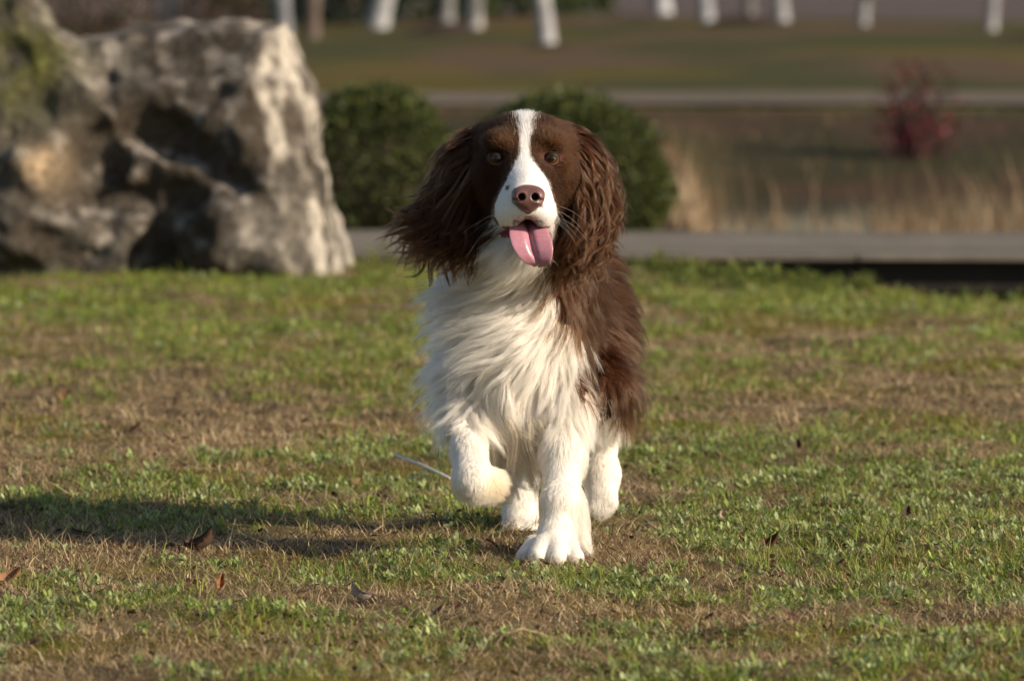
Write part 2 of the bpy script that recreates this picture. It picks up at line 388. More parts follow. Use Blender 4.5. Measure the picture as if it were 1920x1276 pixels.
    V, Q, C = leafs(np.stack([x, y, terrain_z(x, y) + RNG.uniform(.003, .012, n)], -1), RNG.uniform(0, 6.283, n), RNG.normal(.1, .4, n), RNG.uniform(.005, .016, n), RNG.uniform(.003, .009, n), c, RNG.normal(0, .6, n), .5); add(V, Q, None, C)
    o = mesh_np('grass', np.concatenate(Vs), [np.concatenate(Qs), np.concatenate(Ts)], M_BLADE, np.concatenate(Cs), smooth=False)
    tag(o, 'patchy winter turf of straw and green blades with low weeds', 'grass', kind='stuff')
build_lawn()

# ------------------------------------------------------------------ rock
def build_rock():
    Y0 = 9.5; S = FPX/(Y0+10)
    G = Grid((-1.75, 8.95, -.06), (-.24, 10.5, .80), .0105)
    P = G.P.astype(float); n3 = (fbm(P*4.2, 4, 201) - .5); nf = fbm(P*17, 3, 231) - .5
    q = P + n3[..., None]*np.array([.09, .05, .07])
    q[..., 1] -= .34*np.clip(-.33 - q[..., 0], 0, .62) + .10*np.clip(-.95 - q[..., 0], 0, 1)   # the front recedes to the left
    X, Y, Z = q[..., 0], q[..., 1], q[..., 2]
    # outline in the x,z plane as convex pieces
    def pt(px, py): v = W(px, py, Y0); return np.array([v[0], v[2]])
    def poly(pts):
        d = -9.0; pts = [pt(*a) for a in pts]
        for i in range(len(pts)):
            a, b = pts[i], pts[(i+1) % len(pts)]; e = b - a; nn = np.array([e[1], -e[0]])/np.hypot(*e)
            d = np.maximum(d, ((X-a[0])*nn[0] + (Z-a[1])*nn[1]))
        return d
    A = poly([(90,560),(640,560),(628,500),(606,350),(570,200),(530,82),(492,38),(400,48),(230,25),(110,45)])
    B = poly([(-420,560),(240,560),(210,300),(125,95),(88,20),(30,-55),(-120,-60),(-330,120)])
    thA = .36 + .10*np.sin(Z*5); dA = -smin(-A, -(np.abs(Y - 9.62) - thA + .18*np.clip(Z, 0, 1)), .03)
    dB = -smin(-B, -(np.abs(Y - 9.52) - .36 + .15*np.clip(Z, 0, 1)), .03)
    # right flank turned towards the sun
    a0 = W(464, 90, 9.30); a1 = W(560, 505, 9.20); e = a1 - a0; nv = np.cross(np.array([.62, .78, 0]), e); nv /= np.linalg.norm(nv)
    if nv[0] < 0: nv = -nv
    pl = (q - a0) @ nv; dA = -smin(-dA, -pl, .03)
    d = smin(dA, dB, .05)
    # foot stone that sticks out at the front
    def cap(px0, py0, y0, r0, px1, py1, y1, r1): return sd_cone(q, W(px0, py0, y0), r0, W(px1, py1, y1), r1)
    d = smin(d, cap(400, 440, 9.22, .10, 530, 470, 9.28, .09), .03)
    d = smin(d, cap(40, 330, 9.22, .07, 90, 400, 9.2, .06), .03)
    d = smin(d, cap(10, 440, 9.2, .10, 130, 440, 9.2, .07), .03)
    d = smin(d, cap(225, 420, 9.25, .07, 230, 350, 9.3, .05), .03)
    def cut(dd, k=.03):
        nonlocal d
        d = -smin(-d, dd, k)
    cut(cap(240, 240, 9.22, .058, 320, 270, 9.24, .072)); cut(cap(320, 275, 9.20, .066, 430, 345, 9.20, .048))
    cut(cap(112, 118, 9.16, .030, 165, 235, 9.2, .042)); cut(cap(150, 240, 9.19, .055, 175, 380, 9.19, .06)); cut(cap(186, 138, 9.19, .032, 195, 150, 9.3, .026))
    cut(cap(95, 245, 9.16, .042, 190, 330, 9.2, .06)); cut(cap(180, 385, 9.17, .055, 330, 395, 9.18, .065)); cut(cap(270, 458, 9.12, .045, 355, 452, 9.12, .04))
    cut(cap(-20, 275, 9.12, .02, 90, 252, 9.14, .035)); cut(cap(370, 120, 9.08, .035, 420, 150, 9.1, .035), .05); cut(cap(20, 150, 9.10, .04, 40, 190, 9.12, .04)); cut(cap(450, 350, 9.12, .03, 480, 390, 9.16, .02))
    rid = 1 - np.abs(2*vnoise(np.stack([P[..., 0]*7 - P[..., 2]*5, P[..., 1]*6, P[..., 2]*9 + P[..., 0]*4], -1), 261) - 1); rid2 = 1 - np.abs(2*vnoise(P*19, 271) - 1)
    d = d + nf*.024 + n3*.02 - (rid-.6)*.024 - (rid2-.6)*.012
    d = -smin(-d, -(pl + .004 + (rid-.6)*.012 + nf*.022), .012)
    G.v = d.astype(np.float32)
    G.v[0] = G.v[-1] = 1; G.v[:, 0] = G.v[:, -1] = 1; G.v[:, :, 0] = G.v[:, :, -1] = 1
    V, F = G.surface()
    nz = G.grad(V)
    a = fbm(V*9, 4, 301); b = fbm(V*3.5, 3, 311); l = fbm(V*22, 3, 321)
    c = lerp3((.060,.051,.041), (.120,.105,.087), sstep(.35, .65, a))
    c = lerp3(c, (.062,.048,.034), sstep(.48, .66, b)*.8)
    c = lerp3(c, (.36,.32,.275), sstep(.56, .68, l)*sstep(.42, .64, a)*.75)                 # lichen
    side = sstep(.35, .7, nz[:, 0])*sstep(-.62, -.5, V[:, 0] + .25*V[:, 2]); c = lerp3(c, (.50,.45,.38), side*sstep(.36, .58, fbm(V*np.array([16, 16, 5]), 3, 341))*.85)   # sunlight on the right flank, put into the colour
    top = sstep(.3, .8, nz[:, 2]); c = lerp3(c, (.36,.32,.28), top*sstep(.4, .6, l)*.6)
    px, py = proj(V); moss = np.exp(-((px-40)/90)**2 - ((py-110)/110)**2)*1.2; c = lerp3(c, (.10,.10,.03), np.clip(moss, 0, 1)*sstep(.35, .6, a))
    tan = np.exp(-((px-75)/45)**2 - ((py-310)/40)**2); c = lerp3(c, (.36,.26,.16), np.clip(tan, 0, 1))
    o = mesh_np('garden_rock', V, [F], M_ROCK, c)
    tag(o, 'big pitted grey limestone rock with sunlit right flank and mossy left peak', 'rock')
build_rock()

# ------------------------------------------------------------------ boardwalk
def box_arr(x0, x1, y0, y1, z0, z1, rot=0, jit=0):
    v = np.array([(x0,y0,z0),(x1,y0,z0),(x1,y1,z0),(x0,y1,z0),(x0,y0,z1),(x1,y0,z1),(x1,y1,z1),(x0,y1,z1)], float)
    return v, np.array([(0,3,2,1),(4,5,6,7),(0,1,5,4),(1,2,6,5),(2,3,7,6),(3,0,4,7)])
def boxes(name, bl, m, rootobj, cols):
    V, F, C = [], [], []; off = 0
    for b, c in zip(bl, cols):
        v, f = box_arr(*b); V.append(v); F.append(f + off); C.append(np.repeat([c], 8, 0)); off += 8
    return mesh_np(name, np.concatenate(V), [np.concatenate(F)], m, np.concatenate(C), smooth=False, rootobj=rootobj, local=True)
def build_boardwalk():
    r = empty('boardwalk', (0, 12, 0), 'low grey timber boardwalk crossing the channel behind the lawn', 'boardwalk')
    r.rotation_euler = (0, .004, -.018)
    bl = []; cs = []
    for yy in np.arange(-.02, 1.85, .125):
        for xa in np.arange(-5 - RNG.uniform(0, 2), 6.5, 2.4):
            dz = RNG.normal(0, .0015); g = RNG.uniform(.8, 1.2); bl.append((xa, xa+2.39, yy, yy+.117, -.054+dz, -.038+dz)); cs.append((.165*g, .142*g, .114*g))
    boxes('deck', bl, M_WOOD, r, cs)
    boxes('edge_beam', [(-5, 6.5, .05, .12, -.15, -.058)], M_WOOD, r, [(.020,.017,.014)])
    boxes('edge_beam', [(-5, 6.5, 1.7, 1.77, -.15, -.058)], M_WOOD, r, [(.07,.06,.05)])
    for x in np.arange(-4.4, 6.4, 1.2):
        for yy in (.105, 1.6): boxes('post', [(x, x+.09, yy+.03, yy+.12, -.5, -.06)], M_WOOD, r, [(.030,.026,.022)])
build_boardwalk()

# ------------------------------------------------------------------ shrubs, reeds, trees
def tube(pts, rads, seg=8):
    pts = np.array(pts, float); V = []; F = []
    for i, p in enumerate(pts):
        t = pts[min(i+1, len(pts)-1)] - pts[max(i-1, 0)]; t /= np.linalg.norm(t); u = np.cross(t, (0.3, 1, .1)); u /= np.linalg.norm(u); v = np.cross(t, u)
        for k in range(seg):
            a = 2*math.pi*k/seg; V.append(p + (u*math.cos(a) + v*math.sin(a))*rads[i])
    for i in range(len(pts)-1):
        for k in range(seg): F.append((i*seg+k, i*seg+(k+1) % seg, (i+1)*seg+(k+1) % seg, (i+1)*seg+k))
    return np.array(V), np.array(F)
def tubes(name, lst, m, rootobj, col, seg=7):
    V, F = [], []; off = 0
    for p, r in lst:
        v, f = tube(p, r, seg); V.append(v); F.append(f+off); off += len(v)
    V = np.concatenate(V); return mesh_np(name, V, [np.concatenate(F)], m, np.repeat([col], len(V), 0), rootobj=rootobj, local=True)
def bush(name, loc, rx, ry, h, n, L, cols, label, cat, seed, stemcol=(.06,.045,.03), dense=True, group=None):
    r = empty(name, loc, label, cat, group)
    g = np.random.default_rng(seed)
    th = g.uniform(0, 6.283, n); cz = g.uniform(0, 1, n); rad = (1 - .16*g.random(n) + .05*(g.random(n) < .05)) if dense else g.uniform(.35, 1, n)
    d = np.stack([np.cos(th)*np.sqrt(1-cz**2), np.sin(th)*np.sqrt(1-cz**2), cz], -1)
    lump = (.92 + .16*fbm(d*2.2 + seed, 3, seed)) if dense else (.86 + .30*fbm(d*2.6 + seed, 3, seed)); sc = rad*lump; 
    if dense: sc = sc/(np.abs(d)**2.35).sum(1)**(1/2.35)     # clipped to a squarer dome
    p = d*np.array([rx, ry, h])*sc[:, None]; p[:, 2] *= 1; p[:, 2] += .0
    # dense bushes bulge below the widest point
    low = 1 - .22*(1 - np.clip(p[:, 2]/(h*.35), 0, 1))**2; p[:, 0] *= low; p[:, 1] *= low
    c = np.array(cols)[g.integers(0, len(cols), n)]*np.clip(g.normal(1, .25, (n, 1)), .4, 1.8)*(.7 + .6*fbm(p*np.array([9, 9, 9]), 2, seed+3))[:, None]
    V, Q, C = leafs(p, th + g.normal(0, .9, n), np.arcsin(np.clip(d[:, 2], -1, 1))*.5 + g.normal(.2, .5, n), g.uniform(.6, 1.3, n)*L, g.uniform(.4, .65, n)*L, c, g.normal(0, .7, n))
    mesh_np('foliage', V, [Q], M_LEAF, C, smooth=False, rootobj=r, local=True)
    st = []
    for k in range(14):
        a = g.uniform(0, 6.283); e = np.array([math.cos(a)*rx*.75, math.sin(a)*ry*.75, h*g.uniform(.45, .85)]); st.append(([np.array([0, 0, -.06])+g.normal(0, .02, 3)*[1,1,0], e*.45+g.normal(0, .02, 3), e], [.012, .008, .003]))
    tubes('stem', st, M_BARK, r, stemcol, 5)
    return r
GR = [(.060,.080,.024),(.082,.100,.028),(.040,.056,.019),(.125,.130,.038)]
def at_ground(px, py, D): 
    v = W(px, py, D-10); return (v[0], v[1], float(terrain_z(v[0], v[1])))
bush('clipped_bush', at_ground(706, 430, 24.45), .275, .27, .475, 11000, .024, GR, 'dark green clipped bush just behind the rock, its top left of the dog', 'bush', 5, group='clipped bushes behind the boardwalk')
bush('clipped_bush', at_ground(1056, 430, 24.55), .375, .33, .445, 16000, .024, GR, 'wide rounded green bush directly behind the head of the dog', 'bush', 9, group='clipped bushes behind the boardwalk')
bush('red_shrub', at_ground(1718, 290, 38), .26, .22, .52, 800, .036, [(.15,.024,.034),(.24,.04,.055),(.05,.02,.02),(.05,.035,.025)], 'small loose shrub with crimson leaves on the far bank', 'shrub', 21, (.05,.03,.03), False)
def build_reeds():
    Vs, Qs, Ts, Cs = [], [], [], []; off = 0
    n = 5200
    D = RNG.uniform(25.2, 33.0, n); px = 1240 + 900*RNG.uniform(-.0, 1, n)**.85; x = (px-960)/FPX*D; y = D - 10
    dens = fbm(xy0(x, y, 4, 1.5), 3, 401); dens = dens - .30*np.exp(-((px-1540)/95)**2); k = dens > RNG.uniform(.10, .58, n); x, y, px = x[k], y[k], px[k]; n = len(x)
    hmax = .07 + .10*sstep(1350, 1900, px); h = hmax*RNG.uniform(.35, 1.25, n) + np.where(RNG.uniform(0, 1, n) < .06, RNG.uniform(.1, .3, n), 0)
    c = pick(n, [(.28,.195,.11),(.22,.145,.08),(.34,.25,.15),(.15,.10,.055)])*DG(n, .2)
    z = np.maximum(terrain_z(x, y), -.32)
    m = 2600; D2 = RNG.uniform(24.6, 28.5, m); px2 = RNG.uniform(1230, 2100, m); x2 = (px2-960)/FPX*D2; y2 = D2-10; k2 = (fbm(xy0(x2, y2, 3.0, 1.5), 2, 409) - .25*np.exp(-((px2-1540)/80)**2)) > RNG.uniform(.25, .6, m); x2, y2 = x2[k2], y2[k2]; m = len(x2)
    x = np.concatenate([x, x2]); y = np.concatenate([y, y2]); z = np.concatenate([z, np.maximum(terrain_z(x2, y2), -.32)]); h = np.concatenate([h, RNG.uniform(.05, .19, m)]); c = np.concatenate([c, pick(m, [(.40,.29,.18),(.33,.23,.13),(.46,.35,.23)])*DG(m, .2)]); n = len(x)
    V, Q, T, C = blades(np.stack([x, y, z], -1), RNG.uniform(0, 6.283, n), h, RNG.uniform(.004, .009, n), np.abs(RNG.normal(.12, .2, n)), c, .35)
    o = mesh_np('dry_reeds', V, [Q, T], M_BLADE, C, smooth=False); tag(o, 'dry straw coloured reeds standing in the pond margin', 'reeds', kind='stuff')
    # rough dry grass and low growth on the bank
    n = 9000; D = RNG.uniform(24.4, 42, n); x = RNG.uniform(-.16, .16, n)*D; y = D-10; z = terrain_z(x, y); k = (z > -.29); x, y, z, D = x[k], y[k], z[k], D[k]; n = len(x)
    nb = fbm(xy0(x, y, 1.6, .5), 3, 431)[:, None]
    c = np.where(nb > .55, pick(n, [(.05,.05,.018),(.08,.065,.025)]), pick(n, [(.15,.095,.05),(.10,.06,.03),(.20,.13,.07)]))*DG(n, .25)
    V, Q, T, C = blades(np.stack([x, y, z - .01], -1), RNG.uniform(0, 6.283, n), RNG.uniform(.03, .09, n), RNG.uniform(.006, .014, n), np.abs(RNG.normal(.5, .3, n)), c, .4)
    o = mesh_np('bank_grass', V, [Q, T], M_BLADE, C, smooth=False); tag(o, 'rough brown and dull green grass on the far bank', 'grass', kind='stuff')
build_reeds()
def crown_mesh(seed, n, L, cols):
    g = np.random.default_rng(seed); cen = g.normal(0, 1, (26, 3))*np.array([.95, .95, .75]) + [0, 0, 4.0]
    i = g.integers(0, 26, n); p = cen[i] + g.normal(0, .33, (n, 3)); c = np.array(cols)[g.integers(0, len(cols), n)]*np.clip(g.normal(1, .25, (n, 1)), .4, 1.8)
    return leafs(p, g.uniform(0, 6.283, n), g.normal(0, .6, n), g.uniform(.6, 1.3, n)*L, g.uniform(.4, .6, n)*L, c, g.normal(0, .7, n)), cen
def trunk_tree(px, py, wpx, lean, label, seed, name='whitewashed_tree', white=(.5,.5,.52), top=(.14,.11,.085), split=1.1, group='young trees with whitewashed trunks', foliage=(.045,.06,.02)):
    D = 11200/(py + 60); x = (px-960)/FPX*D; y = D-10; z = float(terrain_z(x, y)); r0 = .88*wpx/2/FPX*D
    r = empty(name, (x, y, z), label, 'tree', group)
    dx = lean
    def spine(h): return np.array([dx*h + .03*math.sin(h*2+seed), .02*math.sin(h*3+seed*2), h])
    hs = np.linspace(split-.01, 3.6, 7); v, f = tube([spine(h) for h in hs], [r0*.955*(1 - .2*(h-split)) if h < 3 else r0*.35 for h in hs], 12)
    tr = mesh_np('trunk', v, [f], M_BARK, np.repeat([top], len(v), 0), rootobj=r, local=True)
    hs = np.linspace(-.05, split, 6); mesh_v, mesh_f = tube([spine(h) for h in hs], [r0*(1.22 if h < 0 else 1.08 - .12*h/split) for h in hs], 12)
    mesh_np('painted_base', mesh_v, [mesh_f], M_PAINT, np.repeat([tuple(.60*q for q in white)], len(mesh_v), 0), rootobj=tr, local=True)
    (V, Q, C), cen = crown_mesh(seed, 900, .16, [foliage, tuple(1.4*q for q in foliage), (.12,.08,.04)])
    off = spine(2.0)*[1, 1, 0]
    mesh_np('crown', V + off, [Q], M_LEAF, C, smooth=False, rootobj=r, local=True)
    g = np.random.default_rng(seed+1)
    st = [([spine(g.uniform(2.2, 3.4)), (spine(2.6) + c)/2 + [0, 0, .2], c + off], [r0*.35, r0*.2, .01]) for c in cen[:12]]
    tubes('limb', st, M_BARK, r, top, 6)
    return r
TR = [(537, 95, 32, -.02, 'greyish whitewashed trunk rising just above the right shoulder of the rock', (.40,.41,.44)),
      (590, 82, 30, .03, 'pinkish brown bare trunk next to the dark green hedge', (.26,.20,.17)),
      (712, 62, 44, .17, 'thick whitewashed trunk leaning right in front of the dark hedge', (.62,.62,.64)),
      (838, 52, 30, .0, 'dull grey trunk on the left of the wide soil mound', (.36,.36,.35)),
      (889, 66, 33, -.05, 'whitewashed trunk on the right of the wide soil mound', (.58,.55,.52)),
      (1021, 99, 34, -.13, 'nearest whitewashed trunk, leaning left, above the head of the dog', (.66,.65,.66)),
      (1237, 38, 40, -.06, 'broad whitewashed trunk farthest back at the edge of the dusty yard', (.68,.68,.72)),
      (1322, 56, 30, -.05, 'whitewashed trunk on the left of the low dark mound', (.58,.58,.62)),
      (1405, 42, 24, .0, 'faint grey trunk standing behind the low dark mound', (.27,.25,.25)),
      (1468, 53, 30, -.05, 'whitewashed trunk on the right of the low dark mound', (.56,.56,.58)),
      (1622, 62, 24, .05, 'thin tree with a short whitewashed foot under dark low foliage', (.50,.50,.51)),
      (1861, 71, 24, .03, 'thin whitewashed trunk farthest to the right in the photo', (.55,.54,.56)),
      (322, 60, 24, -.03, 'pale trunk showing above the flat top of the rock', (.42,.41,.40)),
      (247, 60, 22, .02, 'pale trunk showing above the rock beside its mossy peak', (.36,.33,.31))]
for i, (px, py, wp, ln, lb, wc) in enumerate(TR):
    trunk_tree(px, py, wp, ln, lb, 500 + i*7, white=wc, split=(.32 if px == 1622 else 1.1), top=((.03,.03,.025) if px == 1622 else (.14,.11,.085)))
def mound(px, py, wpx, hpx):
    D = 11200/(py+60); x = (px-960)/FPX*D; y = D-10; z0 = float(terrain_z(x, y)); R = wpx/2/FPX*D; H = hpx/FPX*D
    k, m = 28, 8; V = []
    for i in range(m):
        rr = i/(m-1)
        for j in range(k):
            a = 6.283*j/k; w_ = 1 + .12*math.sin(a*3+px) ; V.append((x + R*rr*w_*math.cos(a), y + R*.9*rr*w_*math.sin(a), z0 - .02 + H*(1-rr**1.6) + random.uniform(-.02, .02)))
    a = np.arange(m*k).reshape(m, k); F = np.stack([a[:-1], np.roll(a, -1, 1)[:-1], np.roll(a, -1, 1)[1:], a[1:]], -1).reshape(-1, 4)
    tag(mesh_np('soil_mound', V, [F], M_GROUND, np.repeat([(.045,.032,.026)], len(V), 0)), kind='structure')
mound(835, 76, 170, 22); mound(1025, 108, 140, 12); mound(1400, 64, 200, 20); mound(1925, 90, 150, 12); mound(1200, 48, 110, 6)
def hedge(px0, px1, D, h, n, L, cols, label, seed, name='hedge_tree', cat='tree'):
    x0, x1 = (px0-960)/FPX*D, (px1-960)/FPX*D; g = np.random.default_rng(seed); r = empty(name, ((x0+x1)/2, D-10, 0), label, cat, 'evergreens at the back of the park')
    wd = (x1-x0)/2
    t = g.uniform(0, 1, n)**.8; rad = (1.08 - .85*t)*(1-.35*g.random(n)**2); a = g.uniform(0, 6.283, n); lum = .85 + .35*fbm(np.stack([np.cos(a)*1.5, np.sin(a)*1.5, t*4], -1) + seed, 3, seed)
    p = np.stack([np.cos(a)*rad*wd*lum, np.sin(a)*rad*wd*lum, t*h], -1)
    c = np.array(cols)[g.integers(0, len(cols), n)]*np.clip(g.normal(1, .25, (n, 1)), .4, 1.8)*(.6 + .8*fbm(p*1.6, 2, seed+1))[:, None]
    V, Q, C = leafs(p, a + g.normal(0, .7, n), g.normal(-.1, .5, n), g.uniform(.6, 1.3, n)*L, g.uniform(.4, .6, n)*L, c, g.normal(0, .6, n))
    mesh_np('crown', V, [Q], M_LEAF, C, smooth=False, rootobj=r, local=True)
    tubes('trunk', [([(0,0,-.1),(0,0,h*.5),(0,0,h*.95)], [.12, .08, .02])], M_BARK, r, (.07,.055,.04))
DKG = [(.022,.036,.022),(.030,.045,.026),(.018,.028,.020)]; MDG = [(.045,.065,.022),(.06,.08,.028),(.035,.055,.022)]
for i, (a, b, D, h, cs, lb) in enumerate([(590, 720, 104, 4.2, DKG, 'near black bluish evergreen between two leaning trunks'), (690, 800, 112, 4.6, MDG, 'mid green evergreen behind the thick leaning trunk'),
        (760, 890, 108, 4.0, MDG, 'mid green evergreen behind the wide soil mound'), (870, 960, 112, 4.4, DKG, 'dark evergreen right of the soil mound trunks'), (930, 1060, 110, 4.2, MDG, 'green evergreen behind the nearest whitewashed trunk'),
        (1040, 1110, 116, 3.6, MDG, 'last evergreen before the dusty yard opens'), (450, 610, 100, 4.0, DKG, 'dark evergreen above the right end of the rock'), (330, 470, 106, 4.2, MDG, 'olive evergreen above the middle of the rock')]):
    hedge(a-25, b+25, D, h, 2600, .22, cs, lb, 700+i*5)
for i, (px, lb) in enumerate([(215, 'reddish brown leafless shrub over the left half of the rock'), (420, 'brown twiggy shrub over the middle of the rock top'), (80, 'brown twiggy shrub behind the mossy peak of the rock')]):
    bush('dry_shrub', at_ground(px, 150, 52+i), .42, .4, .75, 1500, .06, [(.10,.06,.045),(.14,.085,.06),(.06,.045,.03),(.07,.07,.03)], lb, 'shrub', 800+i, (.09,.06,.05), False, group='dry shrubs behind the rock')
# ------------------------------------------------------------------ the dog
DOG = empty('dog', (0.03, .25, 0), 'liver and white springer spaniel trotting towards the camera with its tongue out', 'dog')
bpy.context.view_layer.update()
SPX = 1/1400.0
def build_dog_sdf():
    G = Grid((-.26, -.16, -.012), (.27, .80, .64), .0045)
    def c(a, ra, b, rb, k=.03): G.cone(W(*a), ra*SPX, W(*b), rb*SPX, k)
    def e(a, r, k=.02, R=None): G.ell(W(*a), np.array(r)*SPX, k, R)
    # trunk
    c((978,560,.24), 128, (1038,545,.58), 112, .05)
    e((970,640,.20), (80,146,150), .05)
    c((985,345,.13), 88, (978,520,.22), 104, .06)
    e((1046,535,.62), (108,118,130), .05)
    c((1075,470,.70), 30, (1082,455,.78), 16, .03)
    # shoulders
    e((1038,600,.22), (48,120,100), .04); e((912,610,.22), (34,120,100), .04)
    # fore leg on the ground
    c((1046,690,.19), 50, (1054,760,.16), 42, .035); c((1054,760,.16), 42, (1056,850,.11), 37, .03); c((1056,850,.11), 37, (1050,945,.055), 33, .02)
    c((1050,945,.055), 31, (1042,1008,.03), 29, .02); c((1042,1008,.03), 29, (1032,1036,.005), 30, .02)
    e((1049,938,.040), (34,24,30), .012); e((1066,958,.085), (16,16,18), .012)
    for px, py, y, r, y1 in ((981,1044,-.014,15,.02), (1008,1041,-.040,18,.0), (1044,1042,-.042,19,.0), (1080,1044,-.016,16,.02)):
        c((1035+(px-1035)*.55,1022,y1), 22, (px,py,y), r, .0035)
    # lifted fore leg
    c((888,690,.19), 48, (880,780,.15), 36, .035); c((880,780,.15), 36, (878,840,.09), 29, .025); c((878,840,.09), 29, (886,900,.045), 37, .015)
    c((887,902,.045), 36, (922,908,.10), 29, .010)
    for dx, dy in ((-6,16), (4,2), (8,-14)): c((924,906+dy*.5,.10), 20, (938+dx,908+dy,.128), 14, .004)
    # hind leg on the ground (seen between the fore legs)
    c((1005,640,.56), 90, (985,750,.46), 62, .04); c((985,750,.46), 55, (984,880,.60), 28, .03); c((984,880,.60), 28, (976,955,.535), 31, .02); c((976,955,.535), 31, (972,985,.50), 32, .015)
    for px, py, y in ((953,993,.47), (970,992,.452), (992,992,.455), (1006,992,.475)): c((972,980,.505), 20, (px,py,y), 13, .006)
    # hind leg swinging forward
    c((1104,620,.56), 82, (1126,735,.46), 50, .04); c((1133,735,.46), 54, (1130,830,.58), 22, .03); c((1130,830,.58), 23, (1129,888,.545), 31, .02); c((1129,888,.545), 31, (1127,922,.535), 29, .02)
    for dx, dy in ((-14,22), (-2,32), (10,26), (20,14)): c((1127+dx*.5,920,.53), 20, (1127+dx,928+dy,.522), 13, .006)
    # head
    G.ell(W(985,290,.065), (.0665,.075,.054), .03)
    c((985,330,.07), 82, (985,360,.03), 60, .03)
    e((918,335,.045), (36,52,46), .02); e((1058,335,.045), (36,52,46), .02)
    e((936,266,.006), (31,24,19), .012); e((1031,266,.006), (31,24,19), .012); e((918,322,.02), (26,26,22), .015); e((1054,322,.02), (26,26,22), .015)
    c((985,322,.005), 44, (987,366,-.072), 41, .02)
    e((960,391,-.050), (37,58,41), .012); e((1012,391,-.050), (36,58,41), .012)
    e((989,394,-.078), (38,28,22), .012)
    # lower jaw, a little open
    c((985,425,.045), 46, (992,446,-.035), 25, .015); c((985,380,.06), 62, (980,440,.10), 70, .04)
    # mouth gap under the lips
    G.cone(W(990,433,-.13), .0155, W(988,430,-.02), .0145, .006, sub=True)
    # eye sockets
    for px in (931, 1033): G.ell(W(px,297,-.012), (.0118,.020,.0085), .008, sub=True)
    # ear flaps
    c((906,268,.098), 28, (870,335,.085), 33, .03); c((868,330,.085), 34, (846,440,.075), 34, .02); c((885,300,.085), 32, (872,430,.078), 34, .02); c((846,360,.085), 26, (815,425,.075), 26, .02)
    c((1066,266,.098), 28, (1098,335,.085), 33, .03); c((1098,335,.085), 32, (1098,430,.075), 32, .02); c((1085,300,.085), 32, (1082,440,.08), 36, .02); c((1104,340,.09), 24, (1118,420,.085), 22, .02)
    return G
G = build_dog_sdf()
SKV, SKF = G.surface()
def interp(t, pts): return np.interp(t, [p[0] for p in pts], [p[1] for p in pts])
BLAZE_L = [(200,962),(216,965),(235,972),(255,976),(285,975),(297,971),(308,964),(322,957),(340,949),(356,940),(372,932),(388,927),(404,927),(415,934),(440,940)]
BLAZE_R = [(200,1008),(216,1006),(235,999),(255,996),(275,993),(297,996),(308,1005),(322,1016),(340,1027),(356,1033),(372,1038),(388,1043),(404,1045),(415,1040),(440,1036)]
BIB_L = [(432,940),(446,915),(462,872),(482,856),(560,850),(590,842),(625,800),(800,600)]
BIB_R = [(430,1030),(500,1040),(540,1034),(585,1038),(606,1048),(609,1058),(612,1072),(630,1084),(650,1088),(670,1080),(700,1074),(745,1080),(765,1105),(790,1150),(800,1300)]
def is_head(p): 
    px, py = proj(p); return (p[..., 1] < .135) & (py < 440) & ~((py > 433) & (np.abs(px-985) < 48) & (p[..., 1] > .03))
def brown_mask(p, jit=0.0):
    """1 where the coat is liver brown, by place on the body"""
    px, py = proj(p); px = px + jit; y = p[..., 1]
    hd = is_head(p)
    bl = (px < interp(py, BLAZE_L)) | (px > interp(py, BLAZE_R)) | (y > .12)
    bib = (px < interp(py, BIB_L)) | (px > interp(py, BIB_R))
    side = bib | ((y > .26) & (p[..., 2] > .215))
    side = side & (py + .6*jit < 785)
    side = side & ~((py > 735) & (px > 1098) & (px < 1128) & (y < .5))
    return np.where(hd, bl, side)
WHITE = np.array((.89,.835,.755)); LIVER = np.array((.066,.027,.0115)); 
def coat(p, jit=0.0):
    b = brown_mask(p, jit)[..., None]; px, py = proj(p)
    br = LIVER*np.ones_like(p)
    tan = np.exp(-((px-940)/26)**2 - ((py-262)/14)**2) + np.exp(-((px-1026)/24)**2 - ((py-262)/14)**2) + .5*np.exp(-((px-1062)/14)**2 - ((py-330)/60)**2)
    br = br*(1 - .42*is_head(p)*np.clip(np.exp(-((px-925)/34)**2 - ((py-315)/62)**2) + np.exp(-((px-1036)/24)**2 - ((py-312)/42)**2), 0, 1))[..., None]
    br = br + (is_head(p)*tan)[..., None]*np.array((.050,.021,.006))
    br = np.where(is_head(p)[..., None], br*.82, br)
    wh = WHITE*np.ones_like(p); hd = is_head(p)[..., None]
    wh = np.where(hd, np.array((.90,.875,.85)), wh)
    lip = np.exp(-((px-991)/22)**2 - ((py-409)/9)**2)*(p[..., 1] < -.03); wh = wh*(1 - lip[..., None]*np.array((.5,.68,.70)))
    wh = np.where((np.hypot((px-952)/3.2, (py-352)/5.5) < 1)[..., None] & hd, np.array((.10,.06,.035)), wh)
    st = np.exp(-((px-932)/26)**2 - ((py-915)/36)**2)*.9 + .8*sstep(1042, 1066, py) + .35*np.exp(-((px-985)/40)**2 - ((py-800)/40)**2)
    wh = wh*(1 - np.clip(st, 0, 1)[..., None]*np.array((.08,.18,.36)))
    return np.where(b, br, wh)
def mouth_zone(p):
    px, py = proj(p); y = p[..., 1]
    return (y < .03) & (py > 424) & (py < 474) & (px > 935) & (px < 1042) & (y > -.09)
